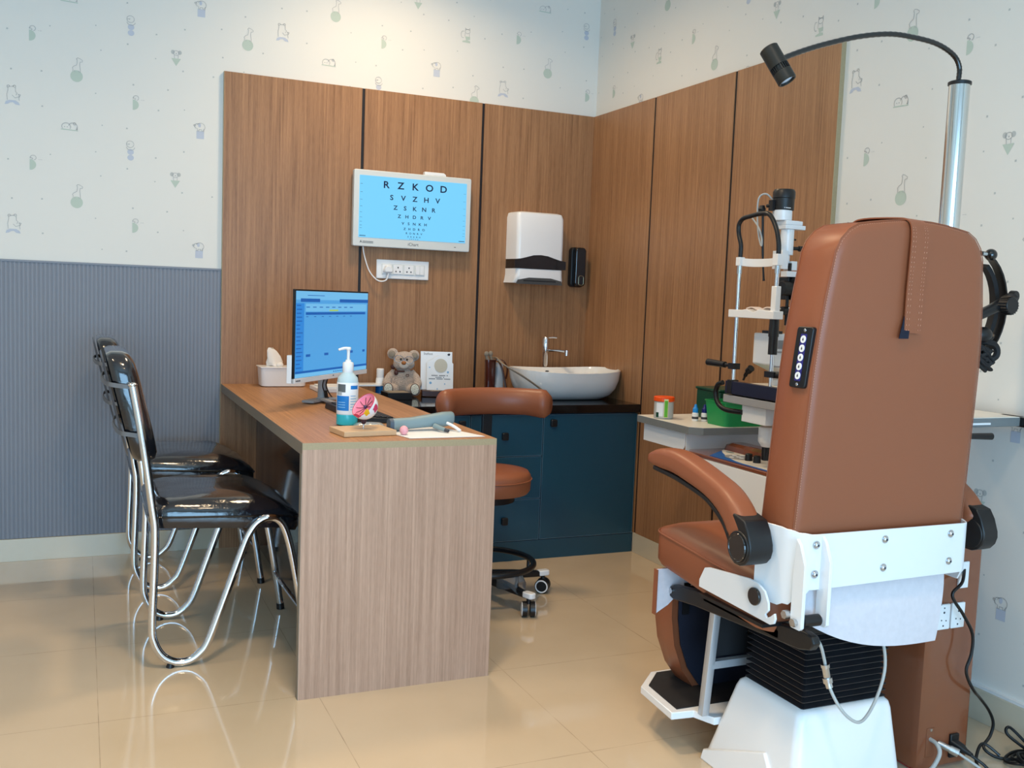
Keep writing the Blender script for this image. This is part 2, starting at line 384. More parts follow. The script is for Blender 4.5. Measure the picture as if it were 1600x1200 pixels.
def wallpaper(bm, O, U, zoff, u0, u1, uper, allowed, N):
    """draws on the wall: point = O + U*u + z; N = small offset vector"""
    O, U, N = Vector(O), Vector(U), Vector(N)
    mi = {'L': 1, 'D': 1, 'S': 2, 'T': 2, 'B': 3, 'G': 4}
    def P(u, z): return O+U*u+Vector((0, 0, z))+N
    k = uper/1.09
    for a in range(-4, 8):
        for b in range(-8, 9):
            for name, mx, mz in TILE:
                u, z = (mx+a*1.09)*k, mz+b*.523-a*.12+zoff
                u += allowed['shift']
                if not (u0+.04 < u < u1-.04 and .12 < z < 2.93): continue
                if allowed['hide'](u, z): continue
                for kind, pts in MOT[name]:
                    pp = [(u+x/1000, z+y/1000) for x, y in pts]
                    if kind == 'L':
                        for (ax, az), (bx, bz) in zip(pp[:-1], pp[1:]):
                            d = Vector((bx-ax, bz-az)); 
                            if d.length < 1e-6: continue
                            d.normalize(); n = Vector((-d.y, d.x))*.00075; e = d*.0005
                            quad(bm, P(ax+n.x-e.x, az+n.y-e.y)+N, P(ax-n.x-e.x, az-n.y-e.y)+N, P(bx-n.x+e.x, bz-n.y+e.y)+N, P(bx+n.x+e.x, bz+n.y+e.y)+N, 1)
                    else:
                        face(bm, [bm.verts.new(P(x, y)) for x, y in pp], mi[kind])
            for i, (dx, dz) in enumerate(DOTS):
                u, z = (dx+a*1.09)*k+allowed['shift'], dz+b*.523-a*.12+zoff
                if not (u0+.01 < u < u1-.01 and .12 < z < 2.93) or allowed['hide'](u, z): continue
                h = .0034 if i % 3 else .0026
                face(bm, [bm.verts.new(P(u+sx*h, z+sy*h)) for sx, sy in ((-1, -1), (1, -.8), (.9, 1), (-.9, .9))], 4)

# ------------------------------------------------------------------ room
XW, YF, HC = -4.4, -6.6, 2.95
def room():
    b = BM(); box(b, XW-.1, .12, YF-.1, .12, -.08, 0); struct(obj('floor', b, M_floor, origin=(0, 0, 0)))
    b = BM(); box(b, XW-.1, .12, YF-.1, .12, HC, HC+.08); struct(obj('ceiling', b, M_white))
    b = BM(); box(b, XW, .02, .02, .1, 0, HC)
    wallpaper(b, (0, .02, 0), (1, 0, 0), 0, XW, .02, 1.09, dict(shift=0, hide=lambda u, z: (z < 1.33) or (u > -1.88 and z < 2.12)), (0, -.0006, 0))
    struct(obj('wall_back', b, [M_paper, M_line, M_sage, M_blue, M_dot], flat=True))
    b = BM(); box(b, .02, .1, YF, .02, 0, HC)
    wallpaper(b, (.02, 0, 0), (0, -1, 0), -.484, -.02, -YF, 1.09, dict(shift=4.556, hide=lambda u, z: (u < 1.78 and z < 2.12)), (-.0006, 0, 0))
    struct(obj('wall_right', b, [M_paper, M_line, M_sage, M_blue, M_dot], flat=True))
    b = BM(); box(b, XW-.1, XW, YF, .1, 0, HC); struct(obj('wall_left', b, M_paper))
    # front wall with a wide window opening
    b = BM(); box(b, XW, -3.9, YF-.1, YF, 0, HC); box(b, -.8, .02, YF-.1, YF, 0, HC); box(b, -3.9, -.8, YF-.1, YF, 0, .12); box(b, -3.9, -.8, YF-.1, YF, 2.2, HC)
    struct(obj('wall_front', b, M_white))
    b = BM()
    for x0, x1 in ((-3.9, -3.85), (-2.9, -2.86), (-1.84, -1.8), (-.85, -.8)): box(b, x0, x1, YF-.08, YF-.03, .12, 2.2)
    for z0 in (.12, 2.15): box(b, -3.85, -.85, YF-.08, YF-.03, z0, z0+.05)
    struct(obj('window_1', b, M_alu, bevel=.003))
    # skirting
    b = BM(); box(b, XW, -1.852, 0, .02, 0, .096); struct(obj('baseboard_back', b, M_skirt, bevel=.001))
    b = BM(); box(b, 0, .02, YF, -.578, 0, .096); struct(obj('baseboard_right', b, M_skirt, bevel=.001))
    # white sealant line on the right skirting
    b = BM(); box(b, .004, .02, YF, -1.8, .0965, .105); struct(obj('trim_1', b, M_white))
room()

def panels():
    xs = [-1.852, -1.222, -.617, 0]
    labs = ['brown wood-grain wall panel at the left end, beside the grey-blue ribbed wainscot',
            'brown wood-grain wall panel behind the wall-mounted eye chart screen',
            'brown wood-grain wall panel carrying the white paper towel dispenser, up to the corner']
    for i in range(3):
        a, c = xs[i]+(0.007 if i else 0), xs[i+1]-(.007 if i < 2 else 0)
        t = thing('wall_panel', labs[i], 'wall panel', ((a+c)/2, .01, 0), 'wood wall panels')
        b = BM(); box(b, a, c, 0, .02, 0, 2.146); obj('board', b, M_wood, t)
        if i == 0:
            b = BM(); box(b, a-.0015, a, 0, .02, .0, 2.146); obj('edge_band', b, M_edge, t, label='pale edge band')
        if i < 2:
            b = BM(); box(b, c, c+.014, .005, .02, 0, 2.146); obj('groove_strip', b, M_groove, t, label='black groove strip')
    ys = [0, -.595, -1.207, -1.807]
    labs = ['brown wood-grain panel on the right wall next to the corner and basin',
            'middle brown wood-grain panel of the right wall, between two black grooves',
            'brown wood-grain panel at the free end of the right wall, with pale olive edge']
    for i in range(3):
        a, c = ys[i]-(.007 if i else 0), ys[i+1]+(.007 if i < 2 else 0)
        t = thing('wall_panel', labs[i], 'wall panel', (.01, (a+c)/2, .096), 'wood wall panels')
        b = BM(); box(b, 0, .02, c, a, .0965 if i else .72 if False else .0965, 2.146); obj('board', b, M_wood, t)
        if i < 2:
            b = BM(); box(b, .003, .02, c-.014, c, .0965, 2.146); obj('groove_strip', b, M_groove, t, label='black groove strip')
        else:
            b = BM(); box(b, 0, .02, c-.0015, c, .0965, 2.146); obj('edge_band', b, M_edge, t, label='pale olive edge band')
    # ribbed wainscot
    b = BM(); x = -1.856; pts = [(XW, .02), (XW, .010)]; prof = []
    p = .0164; xx = XW
    while xx < x-p:
        prof += [(xx, .0105), (xx+p*.30, .0105), (xx+p*.5, .0088), (xx+p*.80, .0088)]; xx += p
    prof = [(XW, .02)]+prof+[(x, .0105), (x, .02)]
    lo = [b.verts.new((a, y, .097)) for a, y in prof]; hi = [b.verts.new((a, y, 1.270)) for a, y in prof]
    for i in range(len(prof)-1): face(b, [lo[i], lo[i+1], hi[i+1], hi[i]], 1 if prof[i][1] > .010 and prof[i+1][1] > .010 else 0)
    w_ = thing('wall_panel', 'blue-grey ribbed wainscot panel on the lower left of the back wall', 'wall panel', (-3.1, .01, .097))
    obj('ribbed_sheet', b, [M_rib, M_ribd], w_, flat=True)
    b = BM(); box(b, XW, x, .006, .02, 1.270, 1.278); obj('top_edge', b, M_rib, w_)
panels()

# ------------------------------------------------------------------ desk
def desk():
    t = thing('desk', 'brown wood-grain desk running out from the back wall, with pale grained end panel', 'desk', (-1.55, -.9, 0))
    b = BM(); box(b, -1.850, -1.249, -1.794, -.002, .728, .7595); obj('desk_top', b, M_woody, t)
    b = BM(); box(b, -1.8515, -1.850, -1.794, -.002, .724, .7598); obj('side_edge_band', b, M_edge2, t, label='grey-brown edge band')
    b = BM(); box(b, -1.8515, -1.249, -1.7955, -1.794, .740, .7598); obj('front_edge_band', b, M_edge, t, label='pale olive edge band')
    b = BM(); box(b, -1.8515, -1.249, -1.794, -1.768, .0, .728); obj('end_panel', b, M_wood, t)
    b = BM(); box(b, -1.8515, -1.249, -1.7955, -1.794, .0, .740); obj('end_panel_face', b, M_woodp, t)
    b = BM(); box(b, -1.853, -1.8515, -1.795, -1.768, 0, .728); obj('end_panel_edge', b, M_edge2, t)
    b = BM(); box(b, -1.69, -1.672, -1.768, -.004, .02, .728); obj('modesty_panel', b, M_dkLam, t, label='dark glossy modesty panel')
desk()

# ------------------------------------------------------------------ blue cabinet run, black worktop
def cabinet():
    t = thing('base_cabinet', 'dark blue base cabinet under the black worktop, with three drawers and doors', 'cabinet', (-.8, -.3, 0))
    b = BM(); box(b, -1.665, -.003, -.560, -.003, .0, .678); obj('carcass', b, M_blueLam, t)
    b = BM(); box(b, -1.665, -.003, -.574, -.560, 0, .090); obj('plinth', b, M_blueLam, t)
    def front(name, x0, x1, z0, z1, knob=None):
        b = BM(); box(b, x0, x1, -.578, -.561, z0, z1)
        o = obj(name, b, M_blueLam, t, bevel=.0008)
        b = BM(); e = .0012
        for q in ((x0, x0+e, z0, z1), (x1-e, x1, z0, z1), (x0, x1, z0, z0+e), (x0, x1, z1-e, z1)): box(b, q[0], q[1], -.5786, -.578, q[2], q[3])
        obj('edge_trim', b, M_blueEdge, o, label='thin pale edge line')
        if knob:
            kx, kz = knob; b = BM(); prism(b, rrect(.030, .034, .006), (kx, -.578, kz), (1, 0, 0), (0, 0, 1), (0, -.018, 0))
            obj('knob', b, M_blk, o, bevel=.003)
    front('door', -.498, -.006, .094, .672, (-.452, .634))
    for z0, z1 in ((.094, .284), (.288, .481), (.485, .672)): front('drawer', -.855, -.503, z0, z1, (-.68, (z0+z1)/2+ .0) if z1 < .6 else (-.692, .577))
    front('door', -1.255, -.860, .094, .672, (-.90, .634)); front('door', -1.66, -1.260, .094, .672, (-1.30, .634))
    b = BM(); box(b, -1.668, -.001, -.594, -.001, .6785, .717); tag(obj('worktop', b, M_granite, bevel=.002), 'black polished granite worktop on the blue cabinet', 'worktop')
cabinet()

# ------------------------------------------------------------------ wall things
def chart():
    t = thing('eye_chart_monitor', 'wall-mounted screen in a pale grey frame showing rows of eye test letters', 'monitor', (-.975, -.03, 1.415))
    x0, x1, z0, z1 = -1.270, -.686, 1.413, 1.768
    b = BM(); prism(b, rrect(x1-x0, z1-z0, .008, 4, (x0+x1)/2, (z0+z1)/2), (0, -.012, 0), (1, 0, 0), (0, 0, 1), (0, -.034, 0)); obj('casing', b, M_bezel, t, bevel=.003)
    b = BM(); box(b, -1.1, -.85, -.015, .0, 1.5, 1.68); obj('wall_mount', b, M_blk, t)
    sx0, sx1, sz0, sz1 = x0+.026, x1-.024, z0+.042, z1-.026
    b = BM(); box(b, sx0, sx1, -.0475, -.046, sz0, sz1); scr = obj('screen', b, M_screen, t)
    rows = [('RZKOD', 1.708, .0315, .0715), ('SVZHV', 1.651, .0235, .0575), ('ZSKNR', 1.605, .0195, .0475), ('ZHDRV', 1.566, .0155, .0375), ('VSNKH', 1.534, .0125, .0282), ('ZHDRO', 1.509, .0105, .0235), ('RONRV', 1.4888, .0085, .0185), ('ZRKRO', 1.473, .0065, .0145), ('SNVKZ', 1.4625, .0045, .0100)]
    b = BM(); cx = -.973
    for s, z, h, dx in rows:
        for i, ch in enumerate(s):
            bl = BM(); text(bl, ch, (cx+(i-2)*dx, -.0479, z-.004), (1, 0, 0), (0, 0, 1), h*1.42, font_sx=1.10, off=.022)
            obj('letter', bl, M_letter, scr, flat=True, label='dark blue test letter')
    for i in range(9): 
        z = sz1-.04-i*.04*(1-.045*i)
        for q in ((sx0+.004, sx0+.015, z, z+.0012), (sx1-.016, sx1-.004, z-.01, z-.0092)):
            b = BM(); box(b, q[0], q[1], -.0479, -.0475, q[2], q[3]); obj('scale_mark', b, M_letter, scr, flat=True)
    for q in ((sx0+.004, sx0+.034), (sx1-.034, sx1-.004)):
        b = BM(); box(b, q[0], q[1], -.0479, -.0475, sz0+.006, sz0+.009); obj('caption_bar', b, M_letter, scr, flat=True)
    b = BM(); text(b, 'iChart', (cx-.002, -.0464, z0+.020), (1, 0, 0), (0, 0, 1), .021); obj('brand_text', b, M_print, t, flat=True); b = BM(); text(b, 'A', (x0+.038, -.0464, z0+.021), (1, 0, 0), (0, 0, 1), .016, off=.02)
    for k in range(2): box(b, x0+.046, x0+.098, -.0464, -.046, z0+.022-k*.006, z0+.0245-k*.006)
    obj('logo_print', b, M_print, t, flat=True)
    b = BM(); box(b, x1-.08, x1-.071, -.0464, -.046, z0+.018, z0+.021); obj('power_mark', b, M_print, t, flat=True)
    b = BM(); prism(b, [(-.925, 1.7685), (-.815, 1.7685), (-.818, 1.778), (-.828, 1.784), (-.925, 1.784)], (0, -.04, 0), (1, 0, 0), (0, 0, 1), (0, .03, 0)); obj('receiver_box', b, M_pwhite, t, bevel=.002)
    b = BM(); tube(b, [(-1.214, -.02, 1.415), (-1.206, -.02, 1.37), (-1.180, -.022, 1.298), (-1.140, -.03, 1.256), (-1.103, -.04, 1.259), (-1.092, -.042, 1.292)], .0032, 8); obj('power_cable', b, M_pwhite, t)
chart()
def sockets():
    t = thing('power_socket_plate', 'white wall plate with three power sockets and a switch below the eye chart screen', 'power socket', (-1.01, -.005, 1.265))
    x0, x1, z0, z1 = -1.142, -.880, 1.267, 1.357
    b = BM(); box(b, x0, x1, -.010, -.0005, z0, z1); obj('plate', b, M_pwhite, t, bevel=.003)
    b = BM(); box(b, x0+.024, x1-.022, -.0125, -.010, z0+.020, z1-.020); obj('inner_frame', b, M_bezel, t, bevel=.0006)
    for i in range(3):
        xc = x0+.050+i*.055; b = BM(); box(b, xc-.023, xc+.023, -.0145, -.0125, z0+.023, z1-.023); s = obj('socket_face', b, M_pwhite, t, bevel=.0008)
        b = BM()
        for dx, dz in ((0, .010), (-.010, -.009), (.010, -.009)): box(b, xc+dx-.003, xc+dx+.003, -.0149, -.0145, (z0+z1)/2+dz-.004, (z0+z1)/2+dz+.003)
        obj('pin_holes', b, M_print, s)
    b = BM(); xc = x1-.047; box(b, xc-.021, xc-.001, -.016, -.0125, z0+.024, z1-.024); box(b, xc+.001, xc+.021, -.0145, -.0125, z0+.024, z1-.024); obj('switch', b, M_pwhite, t, bevel=.001)
    b = BM(); prism(b, [(-.017, -.012), (.017, -.012), (.021, -.002), (.012, .020), (-.012, .020), (-.021, -.002)], (-1.092, -.0145, 1.308), (1, 0, 0), (0, 0, 1), (0, -.035, 0))
    tag(obj('power_plug', b, M_pwhite, bevel=.004), 'white power plug in the first socket below the chart screen', 'plug')
sockets()
def dispenser():
    t = thing('paper_towel_dispenser', 'white wall-mounted paper towel dispenser with black wavy window', 'dispenser', (-.33, -.05, 1.27))
    # outline side profile (y, z): bulging cover; loft across x with rounded corners
    x0, x1 = -.470, -.186
    def ring(z, d0, inset=0):
        w0 = (x1-x0)/2-inset; w2 = w0-.012; cx = (x0+x1)/2; r = .022
        pts = [(cx+w0, 0), (cx+w2, -d0+r)]+[(cx+w2-r+r*cos(radians(a)), -d0+r-r*sin(radians(a))) for a in (22, 45, 68, 90)]
        pts += [(cx-w2+r-r*sin(radians(a)), -d0+r-r*cos(radians(a))) for a in (0, 22, 45, 68, 90)]+[(cx-w0, 0)]
        return [(x, y, z) for x, y in pts]
    b = BM(); rings(b, [ring(1.628, .085, .022), ring(1.622, .098, .006), ring(1.600, .107, 0), ring(1.50, .112), ring(1.392, .112)]); obj('cover', b, M_pwhite, t, angle=40)
    b = BM(); rings(b, [ring(1.392, .109, .002), ring(1.345, .110, .001)]); 
    for v in b.verts: pass
    obj('window_back', b, M_blkg, t)
    # black wavy window on the front
    poly = [(-.142, 1.390), (-.110, 1.394), (-.075, 1.403), (-.04, 1.413), (0, 1.416), (.04, 1.412), (.075, 1.402), (.110, 1.393), (.142, 1.389), (.142, 1.347), (.08, 1.345), (-.08, 1.345), (-.142, 1.347)]
    b = BM(); prism(b, poly, (-.328, -.1105, 0), (1, 0, 0), (0, 0, 1), (0, -.0035, 0)); obj('level_window', b, M_blkg, t, label='black wavy window')
    b = BM(); rings(b, [ring(1.345, .112), ring(1.315, .114, 0), ring(1.290, .112, -.004), ring(1.274, .095, -.008)]); obj('lower_housing', b, M_pwhite, t, angle=40)
    b = BM(); prism(b, [(-.128, -.002), (-.120, .018), (-.06, .030), (.06, .030), (.12, .018), (.128, -.002)], (-.328, -.106, 1.272), (1, 0, 0), (0, -.22, 1), (0, -.004, -.001)); obj('outlet_lip', b, mat('grey_lip', (84, 82, 80), .5), t)
    b = BM(); box(b, -.42, -.24, -.1165, -.1145, 1.284, 1.288); obj('outlet_slot', b, M_blk, t)
    b = BM(); cyl(b, (-.30, -.03, 1.625), (-.30, -.03, 1.633), .009, seg=16); obj('lock', b, M_chrome, t)
dispenser()
def soap():
    t = thing('soap_dispenser', 'narrow black wall-mounted soap dispenser beside the towel dispenser', 'dispenser', (-.08, -.04, 1.27))
    b = BM(); prism(b, rrect(.076, .205, .020, 6, -.078, 1.368), (0, -.0005, 0), (1, 0, 0), (0, 0, 1), (0, -.035, 0)); obj('back_body', b, M_blk, t, bevel=.004)
    b = BM(); prism(b, rrect(.060, .200, .020, 6, -.074, 1.369), (0, -.0355, 0), (1, 0, 0), (0, 0, 1), (0, -.028, 0)); obj('cover', b, M_blkg, t, bevel=.006, bseg=3)
    b = BM(); r = rrect(.028, .048, .010, 6, -.070, 1.300); tube(b, [(x, -.0645, z) for x, z in r], .0012, 6, smooth=0, closed=True); obj('sensor_ring', b, mat('bronze_ring', (170, 160, 130), .3, metal=.8), t, label='pale metal ring')
soap()

# ------------------------------------------------------------------ basin & tap
def basin():
    cx, cy = -.262, -.300; z0 = .718
    def outl(a, b_, n=4.0, N=56):
        o = []
        for k in range(N):
            t = 2*pi*k/N; c, s = cos(t), sin(t)
            o.append((cx+a*abs(c)**(2/n)*(1 if c >= 0 else -1), cy+b_*abs(s)**(2/n)*(1 if s >= 0 else -1)))
        return o
    def R(a, b_, z, n=3.0, tilt=0): return [(x, y, z+tilt*((x-cx)/.27)**2*.012) for x, y in outl(a, b_, n)]
    b = BM(); rs = [R(.175, .090, z0), R(.198, .112, z0+.003), R(.232, .145, z0+.024), R(.254, .168, z0+.055), R(.266, .182, z0+.095), R(.2705, .188, z0+.128, tilt=.5), R(.2715, .1895, z0+.134, tilt=1), R(.2665, .185, z0+.136, tilt=1),
                    R(.261, .179, z0+.130, tilt=.8), R(.248, .165, z0+.095), R(.215, .130, z0+.045), R(.12, .07, z0+.022), R(.02, .02, z0+.018)]
    rings(b, rs); t = thing('wash_basin', 'white ceramic countertop wash basin on the black worktop', 'basin', (cx, cy, z0))
    obj('bowl', b, M_porc, t, angle=60)
    b = BM(); cyl(b, (cx, cy, z0+.019), (cx, cy, z0+.024), .020, seg=20); obj('drain', b, M_chrome, t)
    b = BM(); ell(b, (-.275, -.130, .835), (.011, .0008, .004)); obj('maker_mark', b, M_print, t)
    t = thing('basin_tap', 'chrome pillar tap with side spout behind the wash basin', 'tap', (-.262, -.07, .717))
    y = -.075
    b = BM(); lathe(b, [(.022, 0), (.022, .004), (.017, .010), (.016, .20), (.0165, .203), (.0165, .236)], (-.262, y, .717)); obj('body', b, M_chrome, t)
    b = BM(); lathe(b, [(.0155, .0), (.018, .002), (.0185, .045), (.014, .052)], (-.262, y, .953)); tube(b, [(-.262, y, 1.000), (-.235, y-.02, 1.004), (-.215, y-.03, 1.003)], .004, 8); obj('lever', b, M_chrome, t, label='chrome lever handle')
    b = BM(); tube(b, [(-.262, y, .938), (-.225, y-.055, .940), (-.195, y-.10, .938)], .010, 14, flat=.7); cyl(b, (-.193, y-.103, .945), (-.193, y-.103, .918), .0125, seg=20); obj('spout', b, M_chrome, t)
basin()

# ------------------------------------------------------------------ things on the worktop / desk
def frame_obj(o, yaw):
    """matrix at o rotated by yaw about z"""
    return Matrix.Translation(Vector(o)) @ Matrix.Rotation(yaw, 4, 'Z')
def bear():
    o = Vector((-1.030, -.115, .7175)); yaw = radians(-20)
    Mx = frame_obj(o, yaw)
    def W(p): return Mx @ Vector(p)
    R3 = Mx.to_3x3()
    t = thing('teddy_bear', 'beige plush teddy bear in wire glasses sitting on the black worktop', 'soft toy', tuple(o))
    b = BM()
    ell(b, W((0, 0, .060)), (.055, .048, .062), R3); ell(b, W((0, -.004, .085)), (.047, .042, .05), R3)      # torso
    tilt = R3 @ Matrix.Rotation(radians(-9), 3, 'Y')
    ell(b, W((.004, -.010, .162)), (.050, .044, .047), tilt); ell(b, W((0, -.002, .118)), (.030, .028, .02), R3)
    ell(b, W((-.014, -.026, .150)), (.032, .026, .028), tilt); ell(b, W((.024, -.026, .150)), (.032, .026, .028), tilt)  # cheeks
    for s in (-1, 1):
        c = W((s*.050, -.004, .195-(.006 if s > 0 else 0))); ell(b, c, (.027, .014, .027), R3)
        tube(b, [W((s*.038, 0, .112)), W((s*.062, -.012, .085)), W((s*.074, -.030, .055)), W((s*.064, -.046, .046))], [.017, .019, .019, .016, .014], 12)
        tube(b, [W((s*.030, -.012, .030)), W((s*.050, -.045, .026)), W((s*.060, -.072, .026))], [.027, .025, .023], 14)
        ell(b, W((s*.062, -.078, .034)), (.026, .014, .032), R3)
    obj('body', b, M_fur, t, remesh=.003, smoothm=2)
    b = BM(); ell(b, W((.006, -.050, .147)), (.024, .014, .020), R3); obj('muzzle', b, M_muzzle, t)
    b = BM(); ell(b, W((.006, -.066, .157)), (.0115, .006, .009), R3); obj('nose', b, M_nose, t, label='brown nose')
    for s in (-1, 1):
        b = BM(); ell(b, W((.006+s*.0145, -.053, .173)), (.0050, .004, .0055), R3); obj('eye', b, M_blkg, t)
        b = BM(); ell(b, W((s*.053, -.016, .194-(.006 if s > 0 else 0))), (.016, .005, .017), R3); obj('inner_ear', b, M_taupe, t)
        b = BM(); ell(b, W((s*.062, -.091, .036)), (.019, .0025, .025), R3, 0)
        for k in range(14):
            a = k*2.4; rr = .017*math.sqrt(k/14); ell(b, W((s*.062+rr*cos(a), -.0935, .036+1.25*rr*sin(a))), (.0016, .0008, .0016), R3, 1, 6, 4)
        obj('foot_pad', b, [mat('spotted_pad', (214, 214, 200), .8), M_ribbon], t, label='pale spotted foot pad')
        b = BM(); tube(b, [W((s*.062+.0205*cos(q), -.0905, .036+.0265*sin(q))) for q in [2*pi*i/20 for i in range(20)]], .0016, 6, smooth=0, closed=True); obj('pad_stitch', b, M_ribbon, t)
    b = BM()
    for s in (-1, 1):
        c = (.006+s*.024, -.064, .172+s*-.002); tube(b, [W((c[0]+.021*cos(q), c[1]+abs(.021*cos(q)*s+.0)*0.25, c[2]+.017*sin(q))) for q in [2*pi*i/20 for i in range(20)]], .0015, 6, smooth=0, closed=True)
        tube(b, [W((.006+s*.045, -.053, .176)), W((.006+s*.058, -.01, .182))], .0014, 6)
    tube(b, [W((.002, -.062, .176)), W((.006, -.065, .178)), W((.010, -.062, .176))], .0014, 6)
    obj('glasses', b, M_glassfr, t, label='thin blue-grey wire glasses')
    b = BM(); tube(b, [W((-.034, -.028, .120)), W((-.02, -.042, .116)), W((.01, -.045, .116))], .004, 8); ell(b, W((-.046, -.022, .134)), (.012, .006, .012), R3); ell(b, W((-.030, -.040, .108)), (.010, .005, .012), R3); obj('ribbon', b, M_ribbon, t)
    b = BM(); tube(b, [W(q) for q in ((.024, -.0505, .090), (.017, -.0485, .097), (.0195, -.0485, .103), (.024, -.0485, .100), (.0285, -.0485, .103), (.031, -.0485, .097))], .0013, 6, closed=True); obj('heart_stitch', b, M_ribbon, t)
bear()
def worktop_things():
    # bottle behind the bear
    b = BM(); lathe(b, [(.020, 0), (.021, .004), (.021, .065), (.019, .078)], (-1.128, -.07, .7175), 24, 0); lathe(b, [(.016, .078), (.018, .082), (.018, .118), (.015, .122)], (-1.128, -.07, .7175), 24, 1); lathe(b, [(.0214, .006), (.0214, .04)], (-1.128, -.07, .7175), 24, 2)
    tag(obj('small_bottle', b, [M_lbl, M_pwhite, M_lblblue]), 'small white and blue bottle tucked behind the teddy bear', 'bottle')
    # black box left of the bear
    b = BM(); box(b, -1.165, -1.050, -.33, -.215, .7175, .748); box(b, -1.15, -1.06, -.315, -.23, .748, .7495, 1)
    tag(obj('black_box', b, [M_blk, M_taupe], bevel=.003), 'low black box with papers on its top, left of the teddy bear', 'box')
    b = BM(); rings(b, [[(x, y, z) for x, y in rrect(.13, .09, .02, 4, -1.20, -.10)] for z in (.7605, .770)], 0)
    tag(obj('white_pad', b, M_pwhite, bevel=.002), 'small flat white pad on the far corner of the desk', 'pad')
    # card display on dark stand
    o = Vector((-.885, -.20, .7175)); yaw = radians(-16); Mx = frame_obj(o, yaw)
    t = thing('card_display', 'white printed information card with a round window on a dark stand', 'display card', tuple(o))
    def B(name, x0, x1, y0, y1, z0, z1, m, **k):
        b = BM(); box(b, x0, x1, y0, y1, z0, z1, 0, Mx); return obj(name, b, m, t, **k)
    B('stand', -.075, .085, -.035, .03, 0, .032, M_brass, bevel=.004)
    U = Mx.to_3x3() @ Vector((1, 0, 0)); V = Vector((0, .06, 1)).normalized(); Nn = Mx.to_3x3() @ Vector((0, -1, 0))
    b = BM(); prism(b, [(-.078, .03), (.072, .03), (.072, .212), (-.078, .212)], Mx @ Vector((0, .018, 0)), U, V, Nn*.003); obj('back_card', b, M_lbl, t)
    arch = [(-.050, .022), (.075, .022), (.075, .158), (.064, .170)]+[(.013+.038*cos(radians(a)), .168+.026*sin(radians(a))) for a in range(20, 161, 14)]+[(-.040, .170), (-.050, .158)]
    b = BM(); prism(b, arch, Mx @ Vector((0, -.014, 0)), U, V, Nn*.003); fc = obj('front_card', b, M_lbl, t, bevel=.0006)
    p0 = Mx @ Vector((0, -.0175, 0))
    b = BM(); prism(b, [(.016+.031*cos(radians(a)), .148+.033*sin(radians(a))) for a in range(0, 360, 12)], p0, U, V, Nn*.0008); obj('round_window', b, M_beige, fc, label='round beige disc')
    b = BM()
    text(b, 'Stellest', Mx @ Vector((-.046, .0265, .200)), U, V, .015, 0)
    obj('title_text', b, M_print, t, flat=True); b = BM()
    ell(b, Mx @ Vector((.055, .0265, .199)), (.010, .0012, .006), None, 0, 12, 6)
    obj('logo_print', b, M_print, t, flat=True); b = BM()
    for z, wd, h in ((.099, .080, .0042), (.091, .042, .0032), (.0835, .104, .0036)):
        n = int(wd/.006)
        for k in range(n): 
            if k % 6 == 5: continue
            prism(b, [(-wd/2+.0125+k*.006, z), (-wd/2+.0168+k*.006, z), (-wd/2+.0168+k*.006, z+h), (-wd/2+.0125+k*.006, z+h)], p0, U, V, Nn*.0005)
    obj('print', b, M_print, fc, flat=True)
    b = BM()
    for x, z, r in ((-.032, .066, .006), (.050, .118, .005), (-.037, .139, .0032), (.0, .038, .003), (.035, .062, .003)): prism(b, [(x+r*cos(radians(a)), z+r*sin(radians(a))) for a in range(0, 360, 40)], p0, U, V, Nn*.0005)
    obj('printed_dots', b, M_ltblue, fc, flat=True)
    # brown case with straps beside the basin
    t = thing('instrument_case', 'glossy dark brown instrument case holding hand tools, between chart card and basin', 'case', (-.59, -.16, .7175))
    b = BM(); rings(b, [[(-.600+x*(1+.05*k), -.16+y, .718+z) for x, y in rrect(.045, .04, .012, 4)] for k, z in enumerate((0, .06, .12, .175))]); obj('tall_case', b, M_bag, t)
    b = BM(); rings(b, [[(-.548+x*(1-.12*k), -.15+y, .718+z) for x, y in rrect(.05, .04, .015, 4)] for k, z in enumerate((0, .06, .12, .16))]); obj('white_handpiece', b, mat('grey_white_pl', (190, 192, 196), .4), t, label='pale grey handpiece')
    b = BM(); strip(b, [(-.600, -.17, .885), (-.575, -.185, .893), (-.553, -.19, .860), (-.535, -.19, .800), (-.520, -.19, .735)], (0, 1, 0), .02, .004); strip(b, [(-.57, -.16, .895), (-.535, -.17, .888), (-.515, -.175, .85), (-.520, -.175, .80)], (0, 1, 0), .014, .003); obj('strap', b, M_bag, t)
    b = BM()
    for dx, dz in ((-.622, .920), (-.600, .922)): ell(b, (dx, -.16, dz), (.012, .010, .014)); tube(b, [(dx, -.16, dz-.01), (dx+.012, -.16, dz-.04)], .008, 10)
    obj('tool_heads', b, M_taupe, t)
    b = BM(); tube(b, [(-.60, -.19, .905), (-.65, -.36, .915), (-.685, -.50, .900), (-.61, -.55, .853), (-.53, -.56, .802), (-.485, -.57, .765), (-.47, -.575, .722)], .0028, 8); obj('cable', b, M_taupe, t)
    b = BM(); tube(b, [(-.59, -.19, .902), (-.64, -.36, .907), (-.665, -.50, .887), (-.60, -.54, .845), (-.52, -.55, .793), (-.475, -.56, .755), (-.455, -.57, .722)], .0028, 8); obj('cable', b, M_taupe, t)
worktop_things()

